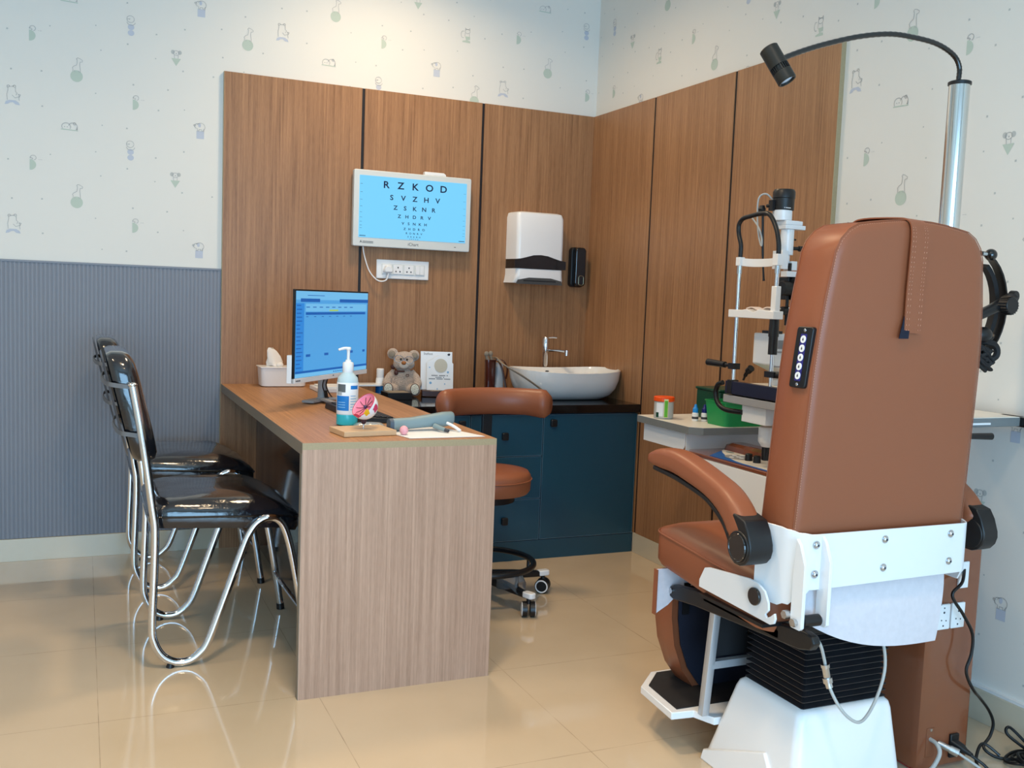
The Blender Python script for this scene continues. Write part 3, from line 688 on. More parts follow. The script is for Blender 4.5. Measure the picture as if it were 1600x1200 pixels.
def tissue():
    t = thing('tissue_box', 'white plastic tissue box with a tissue sticking out, behind the desk monitor', 'tissue box', (-1.60, -.11, .76))
    def rr(w, h, z, r): return [(x-1.597, y-.105, z) for x, y in rrect(w, h, r, 5)]
    b = BM(); rings(b, [rr(.185, .100, .7605, .022), rr(.198, .112, .764, .026), rr(.206, .120, .845, .012)]); obj('box', b, M_pwhite, t)
    b = BM(); rings(b, [rr(.214, .128, .845, .006), rr(.214, .128, .850, .006)]); obj('lid', b, M_pwhite, t, bevel=.001)
    b = BM(); N = 14
    rs = []
    for k, (wx, wy, z) in enumerate(((.030, .018, .850), (.034, .014, .870), (.028, .012, .895), (.020, .006, .918), (.012, .002, .930))):
        rs.append([(-1.632-.004*k+wx*cos(a)*(1+.25*sin(3*a+k)), -.105+wy*sin(a)*(1+.3*cos(4*a)), z+.004*sin(2*a)) for a in [2*pi*i/N for i in range(N)]])
    rings(b, rs); ell(b, (-1.612, -.125, .858), (.016, .012, .012)); obj('tissue', b, M_tissue, t, angle=80)
tissue()

def monitor():
    BL, TR = Vector((-1.728, -1.030, .857)), Vector((-1.330, -.560, 1.197))
    lat = Vector((TR.x-BL.x, TR.y-BL.y, 0)); W_ = lat.length; lat.normalize(); up = Vector((0, 0, 1)); nrm = lat.cross(up)  # faces camera-right
    t = thing('computer_monitor', 'computer monitor on the desk showing a light blue record page', 'monitor', (-1.55, -.84, .76))
    H = 1.199-.857
    def pr(name, x0, x1, z0, z1, d0, d1, m, par=t, **k):
        b = BM(); prism(b, [(x0, z0), (x1, z0), (x1, z1), (x0, z1)], BL+nrm*d0, lat, up, nrm*(d1-d0)); return obj(name, b, m, par, **k)
    pr('bezel', 0, W_, 0, H, -.010, .0, M_blk, bevel=.001)
    pr('lower_bezel', 0, W_, 0, .018, -.0095, .0015, M_pwhite, bevel=.0008, label='white lower bezel')
    pr('back_shell', .0, W_, -.001, H*.30, -.030, -.0102, M_pwhite, bevel=.002, label='white rear casing')
    pr('back_bulge', .12, W_-.12, .03, H-.06, -.050, -.0102, M_pwhite, bevel=.004)
    s = pr('screen', .006, W_-.006, .019, H-.006, 0, .0006, M_screen2)
    sw, sh = W_-.012, H-.025
    def R(bm, a0, a1, c0, c1, lv): prism(bm, [(.006+a0*sw, .019+(1-c1)*sh), (.006+a1*sw, .019+(1-c1)*sh), (.006+a1*sw, .019+(1-c0)*sh), (.006+a0*sw, .019+(1-c0)*sh)], BL+nrm*(.0006+.0003*lv), lat, up, nrm*.0002)
    b = BM(); R(b, 0, 1, 0, .10, 0); R(b, .12, .98, .145, .235, 0); R(b, 0, 1, .955, 1, 0); obj('light_bars', b, M_scr_lt, s)
    b = BM(); R(b, 0, .10, .14, .93, 1); obj('side_menu', b, M_scr_sb, s)
    b = BM(); R(b, .055, .30, .085, .125, 2); R(b, .57, 1, .085, .125, 2); R(b, .12, .96, .245, .275, 2); R(b, .0, 1, .925, .95, 2)
    for a0, c0, wd in ((.13, .735, .055), (.37, .735, .055), (.71, .735, .02), (.74, .735, .04), (.93, .735, .035)): R(b, a0, a0+wd, c0, c0+.03, 2)
    random.seed(3)
    for i in range(17): R(b, .008, .05+random.random()*.04, .16+i*.045, .16+i*.045+.011, 2)
    for i in range(8): R(b, .125+i*.085, .125+i*.085+.045, .180, .190, 2)
    for i in range(7): R(b, .125+i*.1, .125+i*.1+.028, .292, .300, 2)
    R(b, .14, .36, .045, .052, 2)
    for i in range(6): R(b, .5+i*.03, .515+i*.03, .967, .982, 2)
    obj('blue_bars', b, M_scr_hd, s)
    b = BM(); R(b, .43, .55, .215, .232, 3); obj('yellow_button', b, M_scr_y, s)
    b = BM(); o = BL+nrm*.0017
    for k in range(5): prism(b, [(.012+k*.007, .006), (.017+k*.007, .006), (.017+k*.007, .011), (.012+k*.007, .011)], o, lat, up, nrm*.0002)
    prism(b, [(W_/2-.004, .010), (W_/2+.004, .010), (W_/2+.004, .014), (W_/2-.004, .014)], o, lat, up, nrm*.0002); obj('bezel_print', b, M_print, t)
    c = BL+lat*(W_/2)
    b = BM(); q = c-nrm*.045; 
    cyl(b, (q.x, q.y, .770), (q.x, q.y, .93), .018, .016); obj('stand_column', b, M_greypl, t)
    b = BM()
    fl = Vector((c.x, c.y, .762))-nrm*.06
    for s_ in (-1, 1):
        e = fl+nrm*.15+lat*s_*.11; strip(b, [fl+Vector((0, 0, .012)), fl+(e-fl)*.5+Vector((0, 0, .010)), e+Vector((0, 0, .004))], (e-fl).cross(up), .022, .010)
    strip(b, [fl-lat*.09+Vector((0, 0, .006)), fl+Vector((0, 0, .006)), fl+lat*.09+Vector((0, 0, .006))], nrm, .05, .010); obj('stand_foot', b, M_greypl, t, bevel=.002)
    b = BM()
    for d in (.0, .03): tube(b, [c+lat*(d-.05)-nrm*.012+Vector((0, 0, .0)), c+lat*(d-.045)-nrm*.02+Vector((0, 0, -.03)), c+lat*(d-.015)-nrm*.02+Vector((0, 0, -.065)), c+lat*(d+.04)-nrm*.03+Vector((0, 0, -.088))], .0025, 8)
    cyl(b, c+lat*(-.02)-nrm*.02+Vector((0, 0, -.05)), c+lat*(-.012)-nrm*.02+Vector((0, 0, -.075)), .007, seg=12); obj('cable', b, M_bcord, t)
monitor()

def desk_things():
    Z = .7605
    # paper tray things behind monitor
    b = BM(); box(b, -1.50, -1.33, -.42, -.24, Z, Z+.018, 0); box(b, -1.485, -1.35, -.41, -.26, Z+.018, Z+.024, 1)
    tag(obj('paper_stack', b, [M_pwhite, M_lbl], bevel=.002), 'small stack of white papers on the desk behind the monitor', 'papers')
    # keyboard
    o = Vector((-1.520, -1.185, Z)); Mx = frame_obj(o, radians(92))
    t = thing('keyboard', 'black computer keyboard lying on the desk behind the hand gel bottle', 'keyboard', tuple(o))
    b = BM(); R3 = Mx
    poly = [(-.225, -.07), (.225, -.07), (.225, .07), (-.225, .07)]
    pts0 = [Mx @ Vector((x, y, 0)) for x, y in poly]; pts1 = [Mx @ Vector((x*.98, y*.95, .022 if y > 0 else .012)) for x, y in poly]
    rings(b, [pts0, pts1]); obj('base', b, M_blk, t, bevel=.002)
    b = BM()
    for r in range(5):
        for c in range(20):
            x = -.205+c*.0208; y = -.052+r*.0215; z = .012+(y+.066)/.133*.010
            box(b, x, x+.0165, y, y+.0165, z, z+.005, 0, Mx)
    obj('keys', b, M_blk, t, bevel=.001)
    # hand sanitizer
    c = Vector((-1.631, -1.43, Z)); t = thing('hand_gel_bottle', 'clear pump bottle of turquoise hand gel with a blue label', 'bottle', tuple(c))
    b = BM(); lathe(b, [(.030, 0), (.0345, .003), (.0345, .142), (.032, .156), (.018, .172), (.0155, .176)], c, 36); obj('bottle', b, M_clear, t)
    b = BM(); lathe(b, [(.030, .0), (.0348, .003), (.0349, .034), (.0346, .036)], c, 36); obj('gel', b, M_gel, t, label='turquoise gel')
    b = BM(); lathe(b, [(.0348, .038), (.0351, .039), (.0351, .140), (.0348, .141)], c, 40); lab = obj('label_wrap', b, M_lbl, t)
    def patch(name, a0, a1, z0, z1, m, r=.0354):
        b = BM(); n = 12; rs = [[(c.x+rr*cos(radians(a0+(a1-a0)*k/n)), c.y+rr*sin(radians(a0+(a1-a0)*k/n)), Z+z) for k in range(n+1)] for rr, z in ((r, z0), (r, z1))]
        R = [[b.verts.new(p) for p in q] for q in rs]
        for k in range(n): face(b, [R[0][k], R[0][k+1], R[1][k+1], R[1][k]])
        obj(name, b, m, lab, flat=True)
    patch('label_blue_panel', 185, 264, .050, .098, M_lblblue); patch('label_blue_panel', 272, 320, .120, .132, M_lblblue)
    patch('label_dark_picture', 195, 245, .110, .136, mat('label_dark', (92, 98, 100), .5)); patch('label_grey_picture', 190, 225, .100, .112, mat('label_grey', (170, 175, 178), .5))
    for k in range(6): patch('label_text', 272, 312-4*(k % 3), .052+.009*k, .0545+.009*k, M_ltblue)
    for k in range(3): patch('label_text', 200, 245, .060+.008*k, .062+.008*k, mat('label_text_light', (150, 205, 240), .5), r=.0357)
    b = BM(); lathe(b, [(.0165, .172), (.0178, .174), (.0178, .202), (.016, .206), (.010, .207), (.0085, .214)], c, 28); obj('collar', b, M_pwhite, t)
    b = BM(); lathe(b, [(.0050, .206), (.0050, .238), (.006, .246), (.0085, .248), (.0085, .254)], c, 16)
    tube(b, [c+Vector((.006, 0, .251)), c+Vector((-.010, -.002, .252)), c+Vector((-.026, -.004, .249)), c+Vector((-.034, -.005, .246))], [.0045, .0045, .004, .0028], 10); obj('pump', b, M_pwhite, t)
    # eye model
    o = Vector((-1.632, -1.640, Z)); Mx = frame_obj(o, radians(7))
    t = thing('eye_model', 'pink and white cut-away eyeball model on a pale wooden block', 'model', tuple(o))
    b = BM(); box(b, -.083, .087, -.055, .075, 0, .016, 0, Mx); obj('wooden_base', b, M_ltwood, t, bevel=.001, label='pale wooden base')
    b = BM(); cyl(b, Mx @ Vector((0, 0, .016)), Mx @ Vector((0, 0, .036)), .0022); obj('pin', b, M_steel, t)
    b = BM(); lathe(b, [(.004, .030), (.007, .034), (.010, .045), (.010, .050)], o, 20); obj('socket', b, mat('dark_maroon', (60, 34, 44), .5), t)
    cc = Mx @ Vector((0, -.002, .0875))
    # shell: sphere with a slanted cut facing up-left toward the viewer
    nrm = Vector((-.74, -.26, .62)).normalized()
    def ball(r, m, name, d=0.0, mi=0, thick=None):
        b = BM(); bmesh.ops.create_uvsphere(b, u_segments=40, v_segments=24, radius=r)
        bmesh.ops.translate(b, verts=b.verts, vec=cc)
        if d is not None:
            g = b.verts[:]+b.edges[:]+b.faces[:]; bmesh.ops.bisect_plane(b, geom=g, plane_co=cc+nrm*d, plane_no=nrm, clear_outer=True)
        return b
    b = ball(.0430, M_pwhite, 'shell', .004); bmesh.ops.solidify(b, geom=b.faces[:], thickness=.0022) ; obj('white_shell', b, M_pwhite, t, label='white outer shell')
    u, v = frame(nrm)
    b = BM(); rings(b, [[cc+nrm*(.003-dd)+u*rr*cos(2*pi*k/32)+v*rr*sin(2*pi*k/32) for k in range(32)] for rr, dd in ((.0408, .0), (.036, .004), (.02, .008), (.006, .011))], 0, cap=False); obj('pink_interior', b, M_pink, t, label='pink interior')
    b = BM(); tube(b, [cc+nrm*.004+u*.0424*cos(2*pi*k/32)+v*.0424*sin(2*pi*k/32) for k in range(32)], .0014, 6, smooth=0, closed=True); obj('rim', b, M_pinkd, t)
    b = BM()
    for k in range(9):
        a = 2*pi*k/9+.3; tube(b, [cc+nrm*-.0072+u*.007*cos(a)+v*.007*sin(a), cc+nrm*-.0040+u*.018*cos(a+.15)+v*.018*sin(a+.15), cc+nrm*.0006+u*.033*cos(a+.05)+v*.033*sin(a+.05)], .0009, 6)
    obj('veins', b, M_ribbon, t)
    b = BM(); ell(b, cc+nrm*-.005, (.0055, .0055, .0055)); obj('optic_disc', b, mat('dark_centre', (70, 60, 90), .3), t)
    def blob(name, dirs, r, m):
        b = BM(); d = Vector(dirs).normalized(); uu, vv = frame(d)
        pts = [cc+(d*.0439+uu*r[0]*cos(a)*(1+.2*sin(5*a))+vv*r[1]*sin(a)*(1+.25*cos(4*a))).normalized()*.0443 for a in [2*pi*k/20 for k in range(20)]]
        ctr = b.verts.new(cc+d*.0448); vs = [b.verts.new(p) for p in pts]
        for k in range(20): face(b, [ctr, vs[k], vs[(k+1) % 20]])
        obj(name, b, m, t)
    blob('yellow_spot', (-.05, -.90, -.38), (.009, .011), M_yellow); blob('red_patch', (.62, -.76, -.10), (.012, .012), M_pinkd)
    blob('red_tip', (-.62, -.42, -.66), (.014, .008), M_pinkd)
    # papers + scope + ball
    t = thing('paper_sheet', 'white sheet of paper under the grey handheld instrument at the desk end', 'paper', (-1.40, -1.68, Z))
    b = BM(); P = [(-1.540, -1.672), (-1.52, -1.760), (-1.272, -1.757), (-1.335, -1.56), (-1.47, -1.50)]
    prism(b, P, (0, 0, Z), (1, 0, 0), (0, 1, 0), (0, 0, .0008)); prism(b, [(x*.98-.029, y*.985-.018) for x, y in P], (0, 0, Z+.0009), (1, 0, 0), (0, 1, 0), (0, 0, .0006)); obj('sheet', b, M_lbl, t)
    b = BM(); ell(b, (-1.517, -1.690, Z+.0155), (.0135, .0135, .0145)); b2 = b
    tag(obj('small_pink_ball', b2, mat('pink_yellow_ball', (238, 170, 178), .5, var=.2)), 'small pink and yellow toy egg beside the wooden block', 'toy')
    t = thing('handheld_instrument', 'blue-grey handheld eye instrument lying on its side on the paper', 'instrument', (-1.42, -1.60, Z))
    A, Bp = Vector((-1.537, -1.612, Z+.024)), Vector((-1.322, -1.590, Z+.030)); d = (Bp-A).normalized()
    def ringat(tt, w, h, dz=0):
        c = A+(Bp-A)*tt+Vector((0, 0, dz)); n = Vector((-d.y, d.x, 0)).normalized()
        return [c+n*x+Vector((0, 0, y)) for x, y in rrect(w, h, min(w, h)*.42, 5)]
    b = BM(); rings(b, [ringat(.02, .036, .040, -.002), ringat(.3, .038, .036, 0), ringat(.6, .044, .040, .004), ringat(.85, .048, .048, .006), ringat(.98, .044, .044, .008), ringat(1.0, .036, .036, .009)]); obj('body', b, M_scope, t, angle=50)
    b = BM(); rings(b, [ringat(-.03, .034, .038, -.002), ringat(.025, .038, .042, -.002)]); obj('end_cap', b, mat('slate_cap', (70, 84, 98), .5), t)
    b = BM(); cyl(b, (-1.394, -1.622, Z+.018), (-1.372, -1.665, Z+.010), .0085, .0065, 16); cyl(b, (-1.372, -1.665, Z+.010), (-1.366, -1.677, Z+.008), .006, .005, 16, 1); obj('knob', b, [M_scope, M_print], t)
    b = BM(); tube(b, [(-1.350, -1.618, Z+.026), (-1.335, -1.640, Z+.018), (-1.320, -1.662, Z+.006)], .005, 10); obj('chin_prong', b, M_pwhite, t, label='white prong')
    # silver foil pouch between block and instrument
    b = BM(); rings(b, [[(-1.575+x, -1.50+y, Z+z) for x, y in rrect(.10*s, .045*s, .008, 4)] for s, z in ((1, 0), (1.0, .006), (.8, .014), (.3, .017))])
    tag(obj('foil_pouch', b, mat('foil', (205, 200, 190), .25, metal=.8, bump=(60, .8, .004))), 'crumpled silvery foil pouch behind the eye model', 'pouch')
desk_things()

# ------------------------------------------------------------------ visitor chairs
def visitor_chair():
    t = thing('visitor_chair', 'nearer black padded chair with chrome tube frame, still wrapped in clear plastic', 'chair', (-2.02, -1.185, 0), 'black visitor chairs')
    Y0, Y1 = -1.42, -.945
    side = [(-2.288, .890), (-2.258, .715), (-2.230, .510), (-2.222, .44), (-2.224, .30), (-2.229, .14), (-2.222, .085), (-2.198, .040), (-2.160, .0155), (-2.118, .016), (-2.085, .038), (-2.060, .075), (-2.015, .20), (-1.962, .352), (-1.942, .405), (-1.915, .445), (-1.880, .462), (-1.845, .452), (-1.820, .41), (-1.795, .31), (-1.765, .14), (-1.745, .012)]
    for y in (Y0, Y1):
        b = BM(); tube(b, [(x, y, z) for x, z in side], .0125, 14, smooth=4); fr = obj('side_frame', b, M_chrome, t, label='chrome tube side frame')
        b = BM(); ell(b, (-2.289, y, .892), (.0145, .0145, .008)); obj('cap', b, M_chrome, fr)
        b = BM(); cyl(b, (-2.175, y, .0005), (-2.172, y, .018), .013, .010, 14); cyl(b, (-1.745, y, .0005), (-1.747, y, .022), .015, .014, 14); obj('rubber_glide', b, M_blk, fr)
        b = BM(); tube(b, [(-1.875, Y0, .452), (-1.875, Y1, .452)], .010, 10, smooth=0); obj('cross_bar', b, M_chrome, t)
    b = BM(); tube(b, [(-2.222, Y0, .42), (-2.222, Y1, .42)], .010, 10, smooth=0); obj('cross_bar', b, M_chrome, t)
    b = BM(); tube(b, [(-1.768, Y1, .15), (-1.80, (Y0+Y1)/2, .19), (-1.768, Y0, .15)], .008, 10); obj('cross_bar', b, M_chrome, t)
    # seat cushion
    b = BM(); cx, cy = -2.005, (Y0+Y1)/2
    def rr(w, h, r, z, dx=0, nose=0): return [(cx+dx+x, cy+y, z-nose*max(0, (x-.08))**1.5) for x, y in rrect(w, h, r, 6)]
    rings(b, [rr(.40, .40, .05, .438, nose=.6), rr(.455, .455, .06, .442, nose=.7), rr(.470, .468, .065, .462, .0, .7), rr(.470, .466, .065, .500, 0, .75), rr(.445, .440, .075, .520, 0, .9), rr(.38, .38, .09, .530, -.005, .9), rr(.2, .2, .08, .533, -.01, .5)])
    obj('seat', b, M_vinyl, t, angle=60, label='black seat wrapped in shiny clear plastic')
    b = BM(); P = rrect(.472, .470, .065, 10)
    P = [(cx+x, cy+y, .478-.45*max(0, (x-.08))**1.5) for x, y in P]; tube(b, P, .0035, 8, smooth=0, closed=True); obj('piping', b, M_blkg, t)
    # backrest cushion
    b = BM(); rs = []
    for k, (w, zc, hh) in enumerate(()): pass
    def br(s, off, pw=0):
        # ring of the backrest outline (y,z) at depth off in front of the slanting back plane
        out = []
        for y, z in rrect(.43*s, .345*s, .075*s, 7):
            zz = .815+z; x = -2.296-(zz-.815)*.24+off+.018*(1-(y/.215)**2)*0
            out.append((x, cy+y, zz))
        return out
    rings(b, [br(.80, -.030), br(.96, -.026), br(1.0, -.010), br(1.0, .022), br(.97, .038), br(.86, .050), br(.5, .056)])
    obj('backrest', b, M_vinyl, t, angle=60, label='black backrest wrapped in shiny clear plastic')
    for z0 in (.885, .735):
        b = BM()
        x0 = -2.262-(z0-.815)*.24
        P = cr_pts([(x0-.010, Y0, z0), (x0-.050, Y0+.014, z0+.003), (x0-.082, Y0+.05, z0+.007), (x0-.094, cy, z0+.010), (x0-.082, Y1-.05, z0+.007), (x0-.050, Y1-.014, z0+.003), (x0-.010, Y1, z0)], 4)
        rings(b, [[p+Vector((dx, 0, dz)) for dx, dz in ((.002, -.0065), (.004, .0065), (0, .0065), (-.002, -.0065))] for p in P])
        obj('back_brace', b, mat('dull_grey_metal', (112, 112, 114), .4, metal=.3), t, label='grey curved back brace')
    b = BM(); rings(b, [br(.93, -.036), br(.90, -.042), br(.5, -.044)]); obj('back_shell', b, M_shell, t, angle=60)
    return t
vc = visitor_chair()
vc2 = copy_tree(vc); vc2.location = Vector(vc.location)+Vector((-.015, .825, 0))
vc2['label'] = 'farther black padded chair with chrome tube frame, next to the ribbed wainscot'

# ------------------------------------------------------------------ doctor stool
def stool():
    cx, cy = -.975, -1.050
    t = thing('stool', 'tan leather round stool with curved padded back and black base, behind the desk', 'stool', (cx, cy, 0))
    b = BM(); lathe(b, [(.10, .432), (.172, .436), (.180, .448), (.182, .478), (.180, .506), (.170, .520), (.10, .529), (.02, .531)], (cx, cy, 0), 48); obj('seat', b, M_tan, t, angle=50)
    b = BM(); lathe(b, [(.184, .0), (.1865, .002), (.184, .004)], (cx, cy, .490), 48); obj('seat_seam', b, M_tan, t)
    b = BM(); lathe(b, [(.12, .400), (.12, .432)], (cx, cy, 0), 24); cyl(b, (cx, cy, .12), (cx, cy, .40), .025); cyl(b, (cx, cy, .06), (cx, cy, .24), .032); obj('gas_lift', b, M_blk, t)
    b = BM()
    px = cx+.070
    box(b, px-.022, px+.022, cy+.165, cy+.178, .36, .80); box(b, px-.022, px+.022, cy-.02, cy+.178, .385, .398); obj('back_bar', b, M_blk, t, bevel=.003)
    b = BM(); cyl(b, (px-.02, cy+.05, .37), (px-.02, cy+.05, .30), .012, .012, 16); cyl(b, (cx, cy, .375), (px-.02, cy+.05, .365), .006, seg=8); obj('height_lever', b, M_blk, t)
    b = BM(); cyl(b, (px+.022, cy+.172, .56), (px+.045, cy+.172, .56), .014, .014, 12); obj('back_knob', b, M_blk, t)
    # curved back cushion: arc opening toward the camera
    R_ = .30; c2 = Vector((-.921, -1.205, .776)); rs = []
    N = 26
    for k in range(N+1):
        a = radians(142-104*k/N); p = c2+Vector((R_*cos(a)*.98, R_*sin(a), 0)); T = Vector((-R_*sin(a)*.98, R_*cos(a), 0)).normalized(); n = Vector((T.y, -T.x, 0))
        e = min(k, N-k)/N; g = 1+.12*max(0, 1-e/.18); p.z -= .006*max(0, 1-e/.18); s = g if e > .05 else g*(.62+.38*(e/.05)**.5)
        rs.append([p+n*.036*s*cos(q)+Vector((0, 0, .055*s*sin(q))) for q in [2*pi*i/22 for i in range(22)]])
    b = BM(); rings(b, rs); obj('backrest', b, M_tan, t, angle=60)
    # star base
    angs = [radians(a) for a in (-71, 1, 73, 145, 217)]
    b = BM()
    for a in angs:
        d = Vector((cos(a), sin(a), 0)); s = Vector((-sin(a), cos(a), 0)); o = Vector((cx, cy, 0))
        rings(b, [[o+d*r+s*x*wd/.04+Vector((0, 0, zc+y)) for x, y in rrect(.04, h, .006, 2)] for r, wd, h, zc in ((.02, .045, .036, .095), (.15, .036, .03, .088), (.262, .026, .022, .080))])
    obj('star_base', b, M_blk, t)
    b = BM(); tube(b, [(cx+.205*cos(q), cy+.205*sin(q), .150) for q in [2*pi*i/36 for i in range(36)]], .012, 12, smooth=0, closed=True)
    for a in angs: cyl(b, (cx+.205*cos(a), cy+.205*sin(a), .145), (cx+.205*cos(a), cy+.205*sin(a), .09), .007, seg=8)
    obj('foot_ring', b, M_blk, t)
    b = BM()
    for a in angs[:1]: rings(b, [[Vector((cx+r*cos(a), cy+r*sin(a), zc))+Vector((-sin(a)*x, cos(a)*x, y)) for x, y in rrect(w_, h_, .01, 3)] for r, w_, h_, zc in ((.12, .055, .05, .098), (.16, .07, .062, .11), (.20, .062, .055, .12), (.23, .05, .045, .10))], 0, cap=False)
    obj('plastic_wrap', b, M_film, t, label='clear plastic wrap')
    for i, a in enumerate(angs):
        d = Vector((cos(a), sin(a), 0)); p = Vector((cx, cy, 0))+d*.274
        b = BM(); s = Vector((-sin(a), cos(a), 0))
        rings(b, [[p+d*x+s*y+Vector((0, 0, z)) for x, y in rrect(.050, .032, .010, 4)] for z in (.072, .094)]); obj('arm_cap', b, M_pwhite, t, bevel=.004, label='white arm end cap')
        w_ax = Vector((cos(a+.9), sin(a+.9), 0)); 
        b = BM(); q = p+Vector((0, 0, .0295))
        for sg in (-1, 1): cyl(b, q+w_ax*sg*.006, q+w_ax*sg*.024, .029, .029, 28, 0)
        cyl(b, p+Vector((0, 0, .050)), p+Vector((0, 0, .074)), .009, seg=12, mi=0)
        for sg in (-1, 1):
            uu, vv = frame(w_ax); tube(b, [q+w_ax*sg*.0238+uu*.024*cos(k)+vv*.024*sin(k) for k in [2*pi*j/24 for j in range(24)]], .003, 6, mi=1, smooth=0, closed=True)
        obj('caster', b, [M_blk, M_pwhite], t, bevel=.0)
stool()

# ------------------------------------------------------------------ shelf table on the right wall with its things
def wall_table():
    t = thing('side_table', 'small cream-topped side table with grey edge against the panelled right wall', 'table', (-.2, -1.41, .60))
    P = [(-.392, -1.214), (-.392, -1.575), (-.352, -1.612), (-.003, -1.625), (-.003, -1.214)]
    b = BM(); prism(b, P, (0, 0, .723), (1, 0, 0), (0, 1, 0), (0, 0, .026)); obj('table_edge', b, M_greyedge, t, label='grey table edge')
    b = BM(); prism(b, [(x*.998+.0002, y) for x, y in P], (0, 0, .7491), (1, 0, 0), (0, 1, 0), (0, 0, .0012)); obj('table_top', b, M_cream, t)
    b = BM(); prism(b, [(-1.235, .722), (-1.235, .652), (-1.505, .652), (-1.520, .660), (-1.525, .672), (-1.525, .722)], (-.372, 0, 0), (0, 1, 0), (0, 0, 1), (.004, 0, 0)); obj('side_apron', b, M_pwhite2, t, bevel=.001)
    b = BM(); box(b, -.368, -.004, -1.53, -1.526, .652, .722); obj('front_apron', b, M_pwhite2, t)
    b = BM(); box(b, -.30, -.004, -1.50, -1.24, .60, .652) if False else box(b, -.05, -.001, -1.50, -1.24, .60, .722); obj('wall_bracket', b, M_pwhite2, t)
    Z = .7508
    c = Vector((-.345, -1.330, Z)); t = thing('cotton_bud_jar', 'clear round jar of cotton buds with an orange lid on the side table', 'jar', tuple(c))
    b = BM(); lathe(b, [(.036, 0), (.038, .002), (.038, .066), (.036, .068)], c, 32); obj('jar', b, mat('jar_clear', (215, 215, 210), .3, trans=.35, ior=1.2), t)
    b = BM(); lathe(b, [(.039, .067), (.0405, .069), (.0405, .083), (.038, .085)], c, 32); obj('lid', b, M_orange, t, label='orange lid')
    b = BM()
    for k in range(40):
        a = 2*pi*k/40; b_ = .033; cyl(b, c+Vector((b_*cos(a), b_*sin(a), .003)), c+Vector((b_*cos(a+.1), b_*sin(a+.1), .060)), .0022, seg=6)
    obj('cotton_buds', b, M_pwhite, t)
    def patch(a0, a1, z0, z1, m, r, name):
        b = BM(); n = 10; R = [[b.verts.new((c.x+r*cos(radians(a0+(a1-a0)*k/n)), c.y+r*sin(radians(a0+(a1-a0)*k/n)), Z+z)) for k in range(n+1)] for z in (z0, z1)]
        for k in range(n): face(b, [R[0][k], R[0][k+1], R[1][k+1], R[1][k]])
        obj(name, b, m, t, flat=True)
    patch(190, 235, .010, .062, M_lbl, .0384, 'paper_label'); patch(190, 208, .006, .025, M_dgreen, .0387, 'label_green_corner'); patch(238, 262, .006, .078, mat('tag_cream', (230, 225, 170), .5), .0408, 'tag_border'); patch(241, 259, .008, .072, mat('tag_green', (96, 180, 50), .5), .0411, 'green_tag')
    for i, (x, y, cm, lab) in enumerate(((-.262, -1.425, (30, 140, 220), 'small eye drop bottle with a bright blue cap, left of the pair'), (-.230, -1.440, (16, 24, 110), 'small eye drop bottle with a navy blue cap, right of the pair'))):
        c2 = Vector((x, y, Z)); t = thing('eye_drop_bottle', lab, 'bottle', tuple(c2), 'eye drop bottles')
        b = BM(); lathe(b, [(.0115, 0), (.0125, .002), (.0125, .030), (.008, .034)], c2, 24); obj('bottle', b, M_lbl, t)
        b = BM(); lathe(b, [(.0105, .033), (.0108, .048), (.0070, .052), (.0048, .063), (.002, .065)], c2, 20); obj('cap', b, mat('cap_%d' % i, cm, .35), t)
        b = BM(); lathe(b, [(.0126, .008), (.0127, .009), (.0127, .016), (.0126, .017)], c2, 24); obj('label_band', b, M_print, t)
    # green bins
    def tub(name, x0, x1, y0, y1, z1, m, lab, cat='tub', inner=True, draft=.008):
        b = BM(); cx, cy = (x0+x1)/2, (y0+y1)/2; W_, D_ = x1-x0, y1-y0
        def r(w, d, z, rr=.02): return [(cx+x, cy+y, z) for x, y in rrect(w, d, rr, 5)]
        rs = [r(W_-2*draft, D_-2*draft, Z), r(W_, D_, z1), r(W_+.006, D_+.006, z1), r(W_+.006, D_+.006, z1+.004), r(W_-.004, D_-.004, z1+.004), r(W_-2*draft-.006, D_-2*draft-.006, Z+.004)]
        rings(b, rs); return tag(obj(name, b, m, angle=40), lab, cat)
    tub('green_tub', -.262, -.06, -1.615, -1.475, .838, M_green, 'bright green plastic tub on the side table beneath the slit lamp', 'tub')
    b = BM(); box(b, -.175, -.03, -1.455, -1.300, Z, .864, 0); box(b, -.180, -.025, -1.46, -1.295, .864, .874, 0)
    tag(obj('dark_green_box', b, M_dgreen, bevel=.004), 'dark green plastic box standing behind the bright green tub', 'box')
wall_table()

